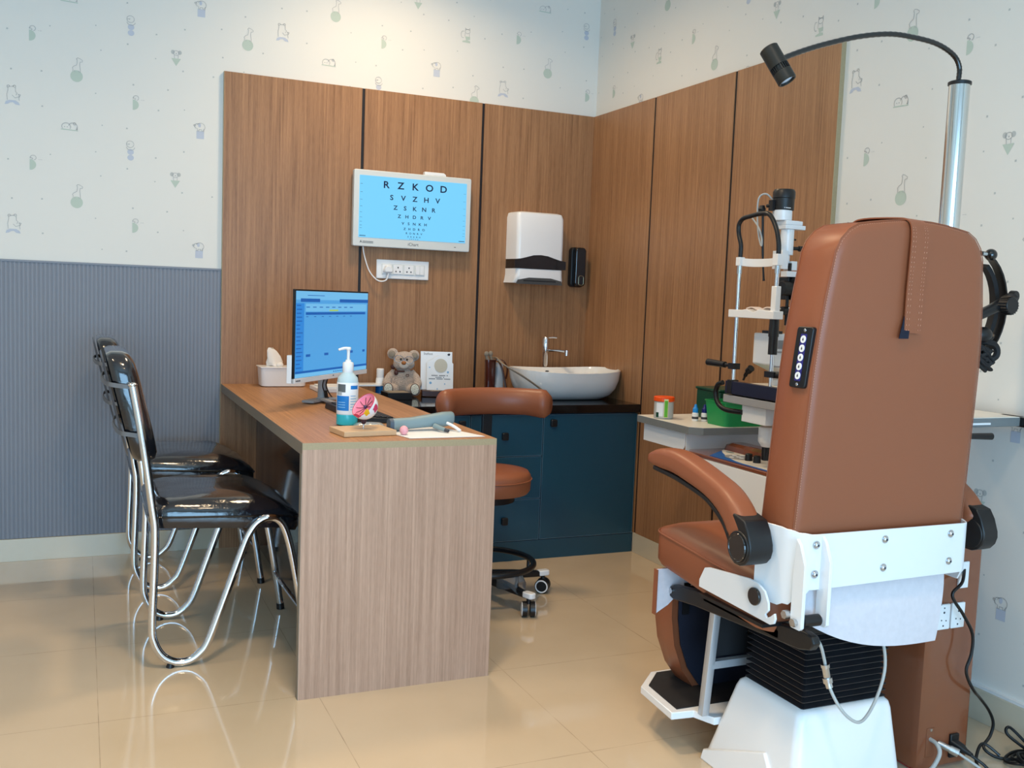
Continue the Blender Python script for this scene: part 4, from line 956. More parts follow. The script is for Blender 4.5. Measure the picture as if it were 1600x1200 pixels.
# ------------------------------------------------------------------ ophthalmic refraction unit: tower, console, pole, lamp, upper table
def unit():
    t = thing('refraction_unit', 'brown and white ophthalmic instrument unit with tower, control console and chrome pole', 'instrument stand', (-.35, -2.3, 0))
    # tower with bevelled left-front corner
    P = [(-.440, -2.735), (-.432, -2.752), (-.415, -2.760), (-.262, -2.760), (-.255, -2.750), (-.255, -2.50), (-.440, -2.50)]
    b = BM(); prism(b, P, (0, 0, .006), (1, 0, 0), (0, 1, 0), (0, 0, .594)); box(b, -.335, -.256, -2.759, -2.50, .5995, .672); obj('tower', b, M_brownp, t, bevel=.006, bseg=3)
    b = BM(); box(b, -.43, -.26, -2.745, -2.50, 0, .006); obj('foot', b, M_red, t)
    b = BM(); box(b, -.398, -.24, -2.50, -1.95, .0, .50); obj('cabinet_body', b, M_brownp, t, bevel=.004)
    # console: white side, brown top
    b = BM(); prism(b, [(-1.592, .650), (-2.44, .650), (-2.44, .50), (-1.90, .50), (-1.68, .56), (-1.60, .61)], (-.400, 0, 0), (0, 1, 0), (0, 0, 1), (.20, 0, 0)); obj('console_side', b, M_pwhite2, t, bevel=.002, label='white console side')
    b = BM(); P2 = [(-.399, -1.600), (-.375, -1.560), (-.12, -1.555), (-.12, -2.44), (-.399, -2.44)]
    prism(b, P2, (0, 0, .6505), (1, 0, 0), (0, 1, 0), (0, 0, .014)); obj('console_top', b, M_brownp, t, bevel=.003)
    b = BM(); rings(b, [[(-.185+x, -1.85+y, z) for x, y in rrect(w_, d_, .02, 4)] for w_, d_, z in ((.10, .56, .664), (.09, .55, .682), (.06, .52, .690))]); obj('raised_hood', b, M_brownp, t)
    b = BM(); prism(b, [(-.385, -1.705), (-.250, -1.600), (-.250, -2.20), (-.385, -2.20)], (0, 0, .6648), (1, 0, 0), (0, 1, 0), (0, 0, .001)); pn = obj('control_panel', b, mat('panel_blue', (30, 96, 176), .35), t, label='blue and cream control panel')
    b = BM(); arcp = [(-.250, -1.601), (-.268, -1.615), (-.295, -1.655), (-.325, -1.715), (-.350, -1.775), (-.368, -1.83), (-.374, -1.88), (-.374, -2.2), (-.250, -2.2)]
    prism(b, arcp, (0, 0, .6658), (1, 0, 0), (0, 1, 0), (0, 0, .0006)); obj('panel_cream_field', b, M_cream, pn)
    b = BM(); prism(b, [(-.310+.045*cos(radians(a)), -1.775+.060*sin(radians(a))) for a in range(0, 360, 15)], (0, 0, .6664), (1, 0, 0), (0, 1, 0), (0, 0, .0005)); obj('panel_grey_field', b, M_greypl, pn)
    for x, y in ((-.275, -1.745), (-.300, -1.735), (-.305, -1.765), (-.310, -1.790), (-.335, -1.765)):
        b = BM(); lathe(b, [(.0085, 0), (.0085, .0012), (.004, .0018)], (x, y, .6669), 16); obj('button', b, M_lbl, pn)
    for y in (-1.835, -1.880):
        b = BM(); lathe(b, [(.0135, 0), (.0125, .022), (.010, .024)], (-.315, y, .6664), 20); obj('dial_knob', b, M_blk, pn)
    b = BM(); prism(b, [(-.268+.012*cos(radians(a)), -1.665+.020*sin(radians(a))) for a in range(0, 360, 20)], (0, 0, .6664), (1, 0, 0), (0, 1, 0), (0, 0, .0004)); obj('printed_crest', b, M_scope, pn)
    # socket plates on tower front
    b = BM()
    for x0, x1 in ((-.412, -.368), (-.362, -.316)):
        bb = BM(); box(bb, x0, x1, -2.7675, -2.760, .383, .450); s = obj('socket_plate', bb, M_pwhite, t, bevel=.002, label='white socket plate')
        bb = BM(); xc = (x0+x1)/2
        for dx, dz, rr in ((0, .024, .0022), (0, .012, .003), (-.008, -.008, .002), (.008, -.010, .002), (-.001, -.023, .0025)): cyl(bb, (xc+dx, -2.7680, .4165+dz), (xc+dx, -2.7672, .4165+dz), rr, seg=10)
        obj('socket_holes', bb, M_print, s)
    b.free()
    bb = BM(); box(bb, -.345, -.312, -2.7675, -2.760, .488, .558); obj('socket_plate', bb, M_pwhite, t, bevel=.002, label='white socket plate')
    bb = BM(); box(bb, -.330, -.300, -2.768, -2.760, .028, .092); obj('inlet_socket', bb, M_blk, t, bevel=.002, label='black mains inlet')
    bb = BM(); box(bb, -.412, -.384, -2.7615, -2.760, .04, .118); cyl(bb, (-.398, -2.7635, .113), (-.398, -2.760, .113), .004, seg=10, mi=1); cyl(bb, (-.372, -2.7635, .010), (-.372, -2.760, .010), .004, seg=10, mi=1); obj('cable_plate', bb, [M_brownp, M_steel], t)
    # chrome pole
    b = BM(); cyl(b, (-.338, -2.64, .600), (-.338, -2.64, 1.790), .0260, .0260, 40); obj('pole', b, mat('polished_pole', (215, 216, 214), .16, metal=1), t, label='chrome pole')
    b = BM(); lathe(b, [(.0265, 0), (.029, .001), (.029, .008), (.026, .010)], (-.338, -2.64, 1.790), 32); obj('pole_cap', b, M_blk, t)
    # gooseneck lamp
    G = [(-.344, -2.64, 1.798), (-.344, -2.64, 1.836), (-.367, -2.638, 1.865), (-.425, -2.636, 1.885), (-.503, -2.633, 1.891), (-.577, -2.63, 1.889), (-.669, -2.628, 1.871), (-.767, -2.628, 1.841), (-.843, -2.63, 1.813), (-.915, -2.634, 1.782)]
    b = BM(); P = cr_pts(G, 10); 
    tube(b, P, [.0062 if i % 2 else .0070 for i in range(len(P))], 12, smooth=0); obj('gooseneck', b, M_blkg, t, label='black gooseneck arm')
    a = Vector((-.943, -2.625, 1.806)); ax = Vector((.032, -.038, -.080)).normalized()
    u, v = frame(ax)
    def rg(d, r): return [a+ax*d+u*r*cos(2*pi*k/36)+v*r*sin(2*pi*k/36) for k in range(36)]
    b = BM(); rings(b, [rg(0, .020), rg(.002, .0225), rg(.052, .0225), rg(.053, .0195), rg(.066, .0195), rg(.067, .0225), rg(.092, .0225), rg(.094, .021), rg(.0935, .0175), rg(.088, .0170)]); obj('lamp_head', b, mat('bronze_black', (44, 42, 38), .4, metal=.4), t, angle=30, label='black cylindrical lamp head')
    b = BM()
    for k in range(24):
        q = 2*pi*k/24; c = a+ax*.0595+(u*cos(q)+v*sin(q))*.0215; tv = (-u*sin(q)+v*cos(q)); rn = u*cos(q)+v*sin(q)
        rings(b, [[c+ax*d+tv*x+rn*y for x, y in ((-.001, -.002), (.001, -.002), (.001, .001), (-.001, .001))] for d in (-.0065, .0065)])
    obj('lamp_fins', b, M_blk, t)
    b = BM(); rings(b, [rg(.0885, .0172), rg(.0905, .012), rg(.0912, .004)]); obj('lamp_lens', b, M_lens, t, label='pale round lens')
    # upper instrument table
    b = BM(); box(b, -.46, -.008, -2.655, -2.40, .892, .9165); obj('upper_shelf_edge', b, M_greyedge, t, bevel=.002)
    b = BM(); box(b, -.459, -.009, -2.653, -2.401, .9166, .918); obj('upper_shelf_top', b, M_cream, t)
    b = BM(); box(b, -.30, -.150, -2.662, -2.655, .899, .905); obj('shelf_slider', b, M_pwhite, t, bevel=.001); 
    b = BM(); box(b, -.235, -.195, -2.63, -2.60, .868, .892); obj('shelf_bracket', b, M_pwhite, t)
    b = BM(); cyl(b, (-.30, -2.69, .876), (-.19, -2.70, .874), .0075, .0095, 16); cyl(b, (-.35, -2.66, .878), (-.30, -2.69, .876), .006, seg=12); obj('shelf_lever', b, M_blk, t, label='black lever handle')
    # swing arm carrying the slit lamp
    b = BM(); cyl(b, (-.35, -1.965, .690), (-.35, -1.965, .735), .012, seg=16, mi=1); lathe(b, [(.018, .735), (.028, .750), (.030, .755), (.030, .8), (.028, .803)], (-.345, -1.965, 0), 28)
    box(b, -.41, -.20, -2.03, -1.905, .815, .871); obj('swing_arm', b, [M_pwhite2, M_blk], t, bevel=.002, label='white swing arm block')
unit()

def slit_lamp():
    t = thing('slit_lamp', 'white and black slit lamp microscope with chin rest on the swing arm of the unit', 'slit lamp', (-.3, -1.93, .872))
    # table plate
    b = BM(); box(b, -.43, -.10, -2.12, -1.825, .872, .898); obj('table_plate', b, M_greypl, t, bevel=.002, label='grey table plate')
    b = BM(); box(b, -.432, -.412, -2.125, -1.835, .903, .946); box(b, -.412, -.10, -2.12, -1.84, .899, .925); obj('base_rail', b, M_navyp, t, bevel=.0015, label='dark navy base rail')
    b = BM(); box(b, -.4345, -.404, -1.872, -1.848, .902, .950)
    obj('rod_mount', b, M_blk, t, bevel=.002)
    b = BM(); box(b, -.39, -.12, -2.10, -1.855, .926, .938); obj('stage_plate', b, M_cream, t, bevel=.003)
    xr = -.418
    for y in (-1.860, -2.055):
        b = BM(); cyl(b, (xr, y, .935), (xr, y, 1.32), .0065, seg=20); obj('chinrest_rod', b, M_chrome, t, label='chrome rod')
        b = BM(); cyl(b, (xr, y, 1.305), (xr, y, 1.342), .0088, seg=20); obj('rod_collar', b, M_steel, t)
    b = BM(); cyl(b, (xr, -2.055, 1.048), (xr, -2.055, 1.105), .0145, seg=20); cyl(b, (xr, -2.055, 1.105), (xr, -2.055, 1.160), .0165, .0150, seg=14)
    obj('height_knob', b, M_blk, t)
    b = BM(); cyl(b, (xr, -2.055, 1.170), (xr, -2.055, 1.225), .0085, seg=20); box(b, xr-.010, xr+.010, -2.067, -2.043, 1.170, 1.265); obj('rod_sleeve', b, M_pwhite, t, bevel=.002)
    # forehead band
    b = BM(); strip(b, [(xr-.004, -1.852, 1.346), (xr+.014, -1.91, 1.341), (xr+.016, -2.00, 1.341), (xr-.002, -2.055, 1.345)], (0, 0, 1), .026, .004); box(b, xr-.012, xr+.012, -2.068, -2.043, 1.330, 1.366); box(b, xr-.010, xr+.010, -1.872, -1.850, 1.332, 1.360); obj('forehead_band', b, M_pwhite, t, bevel=.001)
    # arch
    b = BM(); tube(b, [(xr, -1.860, 1.355), (xr, -1.860, 1.40), (xr, -1.846, 1.435), (xr, -1.843, 1.468), (xr, -1.862, 1.487), (xr, -1.90, 1.493), (xr, -1.955, 1.498), (xr, -2.00, 1.492), (xr, -2.035, 1.450), (xr, -2.053, 1.40), (xr, -2.055, 1.355)], .0075, 14); obj('head_arch', b, M_blk, t, label='black head support arch')
    # chin rest
    b = BM(); prism(b, [(-1.838, 1.186), (-1.838, 1.160), (-2.072, 1.160), (-2.072, 1.186), (-2.035, 1.186), (-2.00, 1.190), (-1.968, 1.180), (-1.935, 1.189), (-1.91, 1.186)], (xr-.020, 0, 0), (0, 1, 0), (0, 0, 1), (.040, 0, 0)); obj('chin_rest', b, M_pwhite, t, bevel=.002)
    b = BM(); strip(b, [(xr+.02, -2.04, 1.194), (xr+.02, -2.005, 1.197), (xr+.02, -1.968, 1.187), (xr+.02, -1.93, 1.196), (xr+.02, -1.90, 1.191)], (1, 0, 0), .03, .003); obj('chin_paper', b, mat('chin_paper', (232, 212, 200), .8), t)
    # patient grips
    b = BM(); box(b, xr-.014, xr+.014, -1.875, -1.845, .986, 1.006); cyl(b, (xr, -1.845, .996), (xr, -1.805, .997), .006, seg=14); cyl(b, (xr, -1.810, .997), (xr, -1.712, .999), .0105, .012, seg=20); ell(b, (xr, -1.712, .999), (.012, .006, .012)); obj('patient_grip', b, M_blk, t, label='black patient grip')
    b = BM(); box(b, xr-.014, xr+.014, -2.085, -2.038, .975, .994); cyl(b, (xr, -2.085, .985), (xr, -2.18, .985), .011, seg=18); obj('patient_grip', b, M_blk, t, label='black patient grip')
    # microscope / instrument body
    b = BM(); prism(b, [(-.375, 1.112), (-.375, 1.010), (-.300, .980), (-.255, .980), (-.255, 1.112)], (0, -1.900, 0), (1, 0, 0), (0, 0, 1), (0, -.11, 0)); obj('power_body', b, M_pwhite2, t, bevel=.004)
    b = BM(); box(b, -.365, -.33, -1.99, -1.93, 1.112, 1.121)
    cyl(b, (-.33, -2.010, 1.075), (-.33, -2.03, 1.075), .012, .010, 14); cyl(b, (-.33, -2.010, 1.04), (-.33, -2.03, 1.04), .010, .008, 14); obj('body_knobs', b, M_blk, t)
    b = BM(); box(b, -.3755, -.300, -2.012, -2.0102, 1.052, 1.056); box(b, -.3755, -.27, -2.012, -2.0102, 1.004, 1.008); box(b, -.362, -.30, -2.0115, -2.0102, 1.064, 1.092); obj('body_seams', b, M_greypl, t)
    b = BM(); cyl(b, (-.26, -1.93, .938), (-.26, -1.93, 1.01), .022); lathe(b, [(.05, .938), (.05, .955), (.03, .962)], (-.26, -1.93, 0), 28); obj('pedestal', b, M_pwhite2, t)
    b = BM(); tube(b, [(-.24, -1.99, 1.0), (-.235, -2.00, 1.08), (-.255, -1.985, 1.15), (-.285, -1.96, 1.20)], [.028, .025, .02, .016], 14); obj('arm_support', b, M_pwhite2, t)
    b = BM(); tube(b, [(-.30, -1.76, .940), (-.30, -1.775, .965), (-.30, -1.80, .985)], [.004, .007, .012, .013], 14); obj('joystick', b, M_blk, t)
    # illumination tower
    b = BM(); lathe(b, [(.032, 1.518), (.0345, 1.520), (.0345, 1.556), (.0365, 1.558), (.0365, 1.578), (.032, 1.586)], (-.305, -1.925, 0), 40); box(b, -.350, -.337, -1.925, -1.905, 1.515, 1.550); cyl(b, (-.345, -1.91, 1.532), (-.350, -1.897, 1.532), .006, seg=12); obj('lamp_housing', b, M_blk, t, label='black lamp housing')
    b = BM(); 
    for k in range(9):
        if k == 1: continue
        prism(b, [(-.012+k*.003, 0), (-.0098+k*.003, 0), (-.0098+k*.003, .0026), (-.012+k*.003, .0026)], (-.318, -1.9605, 1.5225), (1, 0, 0), (0, 0, 1), (0, -.0006, 0))
    obj('housing_print', b, M_lbl, t, flat=True)
    b = BM(); lathe(b, [(.030, 1.484), (.032, 1.486), (.032, 1.517), (.030, 1.518)], (-.308, -1.925, 0), 36); obj('lamp_neck', b, M_pwhite2, t)
    b = BM(); prism(b, [(-.318, -1.91), (-.318, -1.96), (-.265, -1.962), (-.232, -1.955), (-.226, -1.935), (-.232, -1.915), (-.265, -1.908)], (0, 0, 1.456), (1, 0, 0), (0, 1, 0), (0, 0, .014)); prism(b, [(-.318, -1.91), (-.318, -1.96), (-.27, -1.962), (-.245, -1.955), (-.240, -1.935), (-.245, -1.915), (-.27, -1.908)], (0, 0, 1.470), (1, 0, 0), (0, 1, 0), (0, 0, .014)); obj('filter_turret', b, M_pwhite2, t, bevel=.002)
    b = BM(); cyl(b, (-.290, -1.935, 1.372), (-.290, -1.935, 1.456), .022, seg=30); cyl(b, (-.300, -1.935, 1.335), (-.300, -1.935, 1.372), .020, seg=30); box(b, -.325, -.300, -1.96, -1.91, 1.325, 1.385); box(b, -.286, -.262, -1.96, -1.92, 1.322, 1.352); obj('slit_column', b, M_pwhite2, t, bevel=.001)
    b = BM(); cyl(b, (-.268, -1.94, 1.395), (-.245, -1.945, 1.395), .006, seg=14); cyl(b, (-.248, -1.945, 1.395), (-.234, -1.947, 1.395), .009, seg=16); cyl(b, (-.270, -1.94, 1.424), (-.258, -1.94, 1.424), .003, seg=8); box(b, -.295, -.286, -1.962, -1.955, 1.30, 1.345); obj('slit_knobs', b, M_blk, t)
    b = BM(); cyl(b, (-.290, -1.955, 1.14), (-.290, -1.955, 1.315), .0055, seg=12); box(b, -.315, -.262, -1.975, -1.945, 1.300, 1.318, 1)
    cyl(b, (-.315, -1.962, 1.188), (-.268, -1.962, 1.188), .014, seg=20); cyl(b, (-.268, -1.962, 1.188), (-.260, -1.962, 1.188), .005, seg=12, mi=1)
    obj('mirror_post', b, [M_blk, M_pwhite2], t)
    # binocular microscope (black)
    b = BM(); lathe(b, [(.030, 0), (.034, .004), (.034, .05), (.030, .06)], (-.255, -1.955, 1.24), 24, 0, 1, 1); box(b, -.285, -.19, -1.99, -1.90, 1.225, 1.300); 
    cyl(b, (-.325, -1.965, 1.262), (-.20, -1.965, 1.262), .024, seg=24); 
    for s in (-1, 1): cyl(b, (-.20, -1.945+s*.026, 1.27), (-.11, -1.945+s*.030, 1.285), .015, .014, 20); 
    for s in (-1, 1): cyl(b, (-.11, -1.945+s*.030, 1.285), (-.085, -1.945+s*.031, 1.289), .019, .018, 20)
    obj('microscope', b, M_blk, t, bevel=.002)
    # lamp cable, fixation arm
    b = BM(); tube(b, [(-.322, -1.900, 1.545), (-.345, -1.885, 1.572), (-.36, -1.865, 1.560), (-.36, -1.862, 1.505), (-.36, -1.873, 1.441), (-.36, -1.892, 1.400), (-.36, -1.892, 1.425), (-.36, -1.872, 1.462), (-.365, -1.835, 1.500)], .0030, 8); obj('lamp_cable', b, M_gcord, t, label='grey cable')
    b = BM(); tube(b, [(-.38, -1.93, 1.50), (-.35, -1.88, 1.512), (-.345, -1.872, 1.50), (-.345, -1.878, 1.43), (-.345, -1.885, 1.36), (-.345, -1.897, 1.285)], [.006, .006, .004, .004, .0035, .0045], 10); lathe(b, [(.004, 0), (.010, .006), (.013, .018), (.008, .03)], (-.35, -1.872, 1.505), 16); obj('fixation_arm', b, M_blk, t, label='black fixation arm')
    b = BM(); tube(b, [(-.415, -1.80, .935), (-.42, -1.778, .925), (-.42, -1.768, .895), (-.42, -1.785, .862), (-.42, -1.83, .845), (-.41, -1.91, .845)], .0085, 12); obj('base_cable', b, M_bcord, t)
slit_lamp()

def headband():
    t = thing('head_ophthalmoscope', 'black headband ophthalmoscope hanging from the chrome pole behind the tan chair', 'instrument', (-.2, -2.64, 1.06))
    c = Vector((-.208, -2.62, 1.222))
    def arcb(rx, rz, a0, a1, w_, th, y=0, tilt=0):
        b = BM(); pts = [c+Vector((rx*cos(radians(a)), y+tilt*sin(radians(a)), rz*sin(radians(a)))) for a in [a0+(a1-a0)*k/20 for k in range(21)]]
        strip(b, pts, (.25, 1, .1), w_, th, smooth=0); return b
    obj('headband', arcb(.118, .148, 100, -110, .034, .004), M_blk, t, angle=60)
    obj('inner_band', arcb(.098, .128, 60, -120, .026, .012, .012), M_blkm, t, angle=60)
    b = BM(); tube(b, [(-.265, -2.65, 1.180), (-.18, -2.66, 1.215), (-.108, -2.66, 1.250)], .022, 16, flat=.6); cyl(b, (-.152, -2.675, 1.226), (-.152, -2.702, 1.226), .0245, .0225, 24); cyl(b, (-.106, -2.655, 1.252), (-.104, -2.672, 1.252), .016, .015, 20); obj('hinge_arm', b, M_blk, t, bevel=.002)
    b = BM(); 
    for k in range(20):
        a = 2*pi*k/20; cyl(b, (-.152+.0245*cos(a), -2.676, 1.226+.0245*sin(a)), (-.152+.0240*cos(a), -2.700, 1.226+.0240*sin(a)), .0016, seg=6)
    obj('knurled_knob', b, M_blk, t)
    b = BM(); ell(b, (-.176, -2.64, 1.361), (.0165, .0165, .0165)); cyl(b, (-.215, -2.64, 1.363), (-.19, -2.64, 1.362), .004, seg=10, mi=1); obj('ball_knob', b, [M_blkg, M_gcord], t, label='glossy black ball knob')
    b = BM(); strip(b, [(-.26, -2.62, 1.10), (-.21, -2.63, 1.135), (-.165, -2.64, 1.135), (-.150, -2.64, 1.150)], (.2, 1, .3), .03, .004); ell(b, (-.195, -2.65, 1.145), (.03, .02, .022)); obj('eyepiece_housing', b, M_blk, t)
    b = BM(); random.seed(5)
    for k in range(9):
        pts = [(-.19+.028*cos(q*1.9+k)+.008*sin(k*2), -2.64+.02*sin(q+k), 1.083+.022*sin(q*1.3+k*1.1)+.004*(k-4)) for q in range(9)]; tube(b, pts, .0045, 8)
    tube(b, [(-.22, -2.64, 1.13), (-.15, -2.65, 1.12), (-.14, -2.65, 1.085), (-.20, -2.64, 1.065)], .009, 8); obj('coiled_strap', b, M_blkm, t, label='tangled black strap and cord')
    b = BM(); cyl(b, (-.335, -2.64, 1.363), (-.21, -2.64, 1.363), .006, seg=12); lathe(b, [(.027, -.015), (.032, -.012), (.032, .012), (.027, .015)], (-.338, -2.64, 1.363), 28); obj('hanger', b, M_blk, t)
headband()

# ------------------------------------------------------------------ patient chair
CX = -.705
def exam_chair():
    t = thing('patient_chair', 'large tan leather powered examination chair with white base, seen from behind', 'chair', (CX, -2.69, 0))
    YB, YFr = -2.850, -2.722
    def hw(z): return .262-.010*(z-.655)/.4-.0 if z < 1.05 else .252-.038*((z-1.05)/.34)**1.6
    def hr(z): return hw(z)-(.012*((z-1.05)/.34)**2 if z > 1.05 else 0)
    def outline(s=0.0, n=9):
        zt, r = 1.392-s, .088
        L_ = []
        zs = [.655+.01+s+k*(1.392-s-r-.665-s)/8 for k in range(9)]
        R_ = [(CX+hr(z)-s, z) for z in zs]
        wt = hr(zt-r)-s; wl = hw(zt-r)-s
        # rounded top corner, slightly domed top
        cxr = CX+wt-r; arcR = [(cxr+r*cos(radians(a)), zt-r+r*sin(radians(a))) for a in range(14, 91, 19)]
        top = [(CX+x, zt+.012*(1-(x/(wt-r))**2)) for x in [(wt-r)*q for q in (.66, .33, 0, -.33, -.66)]]
        arcL = [(2*CX-x-(wl-wt), z) for x, z in arcR[::-1]]
        Ll = [(CX-hw(z)+s, z) for z in zs[::-1]]
        return [(CX+hw(.655)-s-.004, .655+s)]+R_+arcR+top+arcL+Ll+[(CX-hw(.655)+s+.004, .655+s)]
    b = BM(); rs = []
    SH = lambda z: -(z-.66)*.060
    for y, s in ((YB+.0, .040), (YB+.0005, .020), (YB+.004, .006), (YB+.010, .0), (YFr-.012, .0), (YFr-.003, .006), (YFr+.006, .02), (YFr+.010, .05)):
        rs.append([(x, y+SH(z), z) for x, z in outline(s)])
    rings(b, rs); obj('backrest', b, M_tan, t, angle=50)
    b = BM(); tube(b, [(x, YB+.0075+SH(z), z) for x, z in outline(-.0002)], .0010, 8, smooth=0, closed=True); obj('backrest_piping', b, M_tan, t)
    b = BM(); tube(b, [(x, YFr-.010+SH(z), z) for x, z in outline(-.0002)], .0010, 8, smooth=0, closed=True); obj('backrest_piping', b, M_tan, t)
    # dashed stitching on the rear outline
    b = BM(); O = [Vector((x, YB+.0060+SH(z), z)) for x, z in outline(.0045)]
    for i in range(len(O)-1):
        d = O[i+1]-O[i]; n = max(1, int(d.length/.006))
        for k in range(n):
            p = O[i]+d*(k/n); q = O[i]+d*((k+.55)/n); cyl(b, p, q, .0007, seg=5)
    obj('backrest_stitching', b, M_stitch, t)
    # strap over the top
    b = BM(); xs = -.706
    pth = [(xs-.055, YFr+.016, 1.36), (xs-.050, YFr+.002, 1.396), (xs-.045, YFr-.03, 1.4065), (xs-.020, YB+.03, 1.4065), (xs-.008, YB+.002, 1.401), (xs-.002, YB-.008, 1.375), (xs, YB-.010, 1.30), (xs+.002, YB-.010, 1.24), (xs+.008, YB-.010, 1.150)]
    pth = [(a, c_+SH(d_), d_) for a, c_, d_ in pth]
    strip(b, pth, (1, 0, -.05), .052, .003, smooth=5); obj('headrest_strap', b, M_tan, t)
    b = BM()
    for dx in (-.021, -.014, .014, .021):
        P = cr_pts([Vector(p)+Vector((dx, 0, 0)) for p in pth[4:]], 14)
        b = BM()
        for k in range(0, len(P)-1, 2): cyl(b, P[k]+Vector((0, -.0022, 0)), P[k]*.45+P[k+1]*.55+Vector((0, -.0022, 0)), .0007, seg=5)
        obj('strap_stitching', b, M_stitch, t)
    b = BM(); prism(b, [(-.738, 1.137), (-.710, 1.137), (-.700, 1.26), (-.714, 1.26), (-.726, 1.19)], (0, YB-.0072-.034, 0), (1, 0, 0), (0, 0, 1), (0, .002, 0)); obj('velcro_strip', b, M_navy, t, label='dark velcro strip')
    # control pad on left side
    zc = 1.088; x = CX-hw(zc)-.001
    U = Vector((0, -.055, 0)).normalized(); V = Vector((.017, -.004, 1)).normalized(); N_ = Vector((-1, 0, 0))
    o = Vector((x+.004, -2.806-.026, zc))
    U = Vector((0, 1, 0)); V = Vector((.030, -.10, 1)).normalized()
    b = BM(); prism(b, rrect(.052, .138, .007, 5), o, U, V, N_*.011); pad = obj('control_pad', b, M_blk, t, bevel=.002, label='black five-button control pad')
    b = BM(); prism(b, rrect(.020, .106, .002, 3, 0, 0), o+N_*.0111, U, V, N_*.0004); obj('pad_blue_strip', b, mat('pad_blue', (44, 40, 120), .4), pad)
    for k in range(5):
        b = BM(); prism(b, [(.0085*cos(radians(a)), .0085*sin(radians(a))+(k-2)*-.0205) for a in range(0, 360, 18)], o+N_*.0115, U, V, N_*.001); bt = obj('button', b, M_lbl, pad)
        b = BM(); prism(b, [(-.002, (k-2)*-.0205-.003), (.002, (k-2)*-.0205-.003), (.002, (k-2)*-.0205+.0005), (.0, (k-2)*-.0205+.004), (-.002, (k-2)*-.0205+.0005)], o+N_*.0126, U, V, N_*.0003); obj('button_symbol', b, M_print, bt)
    b = BM()
    for s in (-1, 1): ell(b, o+N_*.011+V*s*.061, (.0015, .004, .004))
    obj('pad_screw', b, M_steel, pad)
    # seat
    def seat_ring(s, z, tilt=0, f=0.0):
        return [(CX-.0105+x, -2.545+y, z+tilt*(y)) for x, y in rrect(.539-2*s, .500-2*s, .05, 6)]
    b = BM(); rings(b, [seat_ring(.03, .462, .10), seat_ring(.006, .466, .10), seat_ring(.0, .480, .09), seat_ring(0, .556, .075), seat_ring(.004, .566, .07), seat_ring(.03, .582, .06), seat_ring(.08, .594, .04), seat_ring(.16, .598, .02)])
    obj('seat', b, M_tan, t, angle=50)
    b = BM(); tube(b, seat_ring(-.001, .558, .075), .0025, 8, smooth=0, closed=True); obj('seat_piping', b, M_tan, t)
    # U bracket around the back (white)
    b = BM(); r = .055; pts = []
    xl, xr, yb, yf = CX-.268, CX+.262, -2.872, -2.79
    def U_path(): 
        P = [(xl-.012, -2.745)]+[(xl+r-r*cos(radians(a)), yb+r-r*sin(radians(a))) for a in range(0, 91, 15)]
        P += [(xr-r*.5+r*.5*sin(radians(a)), yb+r*.5-r*.5*cos(radians(a))) for a in range(0, 91, 30)]+[(xr+.004, -2.745)]; return P
    P = U_path(); n = len(P); rs = []
    for i, (px, py) in enumerate(P):
        a = Vector(P[max(i-1, 0)]); c = Vector(P[min(i+1, n-1)]); T = (c-a).normalized(); nn = Vector((-T.y, T.x))*-.0025
        # wings rise at the sides, dip below
        top = .693 if 2 <= i <= n-3 else (.700 if i < 2 else .696); bot = .572
        if i <= 1: bot = .520; top = .702
        elif i <= 3: bot = .528; top = .700
        elif i <= 5: bot = .545; top = .696
        elif i <= 7: bot = .566; top = .6935
        if i >= n-2: bot = .545
        rs.append([(px+nn.x, py+nn.y, bot), (px-nn.x, py-nn.y, bot), (px-nn.x, py-nn.y, top), (px+nn.x, py+nn.y, top)])
    rings(b, rs); obj('back_bracket', b, M_pwhite2, t, bevel=.001, label='white steel back bracket')
    for x in (-.922, -.720, -.512):
        for z in (.670, .603):
            b = BM(); cyl(b, (x, -2.876, z), (x, -2.8745, z), .0095, seg=20); ell(b, (x, -2.877, z), (.0068, .0045, .0068)); cyl(b, (x, -2.8822, z), (x, -2.8810, z), .0028, seg=6, mi=1); obj('bolt', b, [M_steel, M_print], t)
    # vertical lugs
    for x0, z1 in ((-.978, .688), (-.907, .690)):
        b = BM(); prism(b, [(-2.874, z1), (-2.886, z1-.012), (-2.905, z1-.055), (-2.905, .492), (-2.899, .486), (-2.872, .486), (-2.868, .50), (-2.868, .60)], (x0, 0, 0), (0, 1, 0), (0, 0, 1), (.009, 0, 0)); obj('lug', b, M_pwhite2, t, bevel=.001, label='white hinge lug')
    b = BM(); cyl(b, (-.985, -2.888, .502), (-.892, -2.888, .502), .007, seg=16, mi=1); cyl(b, (-.962, -2.888, .502), (-.915, -2.888, .502), .0135, seg=20); cyl(b, (-.989, -2.888, .502), (-.981, -2.888, .502), .010, seg=6, mi=1); cyl(b, (-.990, -2.86, .512), (-.975, -2.86, .512), .010, seg=6, mi=1); obj('hinge_shaft', b, [M_blk, M_steel], t)
    # side plates (left, right)
    prof = [(-2.545, .486), (-2.545, .505), (-2.565, .540), (-2.585, .546), (-2.740, .562), (-2.775, .560), (-2.800, .548), (-2.815, .525), (-2.817, .508), (-2.806, .496), (-2.812, .490), (-2.825, .497), (-2.838, .508), (-2.842, .496), (-2.838, .484), (-2.825, .478)]
    prof2 = [(-2.545, .486), (-2.545, .505), (-2.565, .540), (-2.585, .546), (-2.70, .556), (-2.745, .54), (-2.76, .50), (-2.70, .486)]
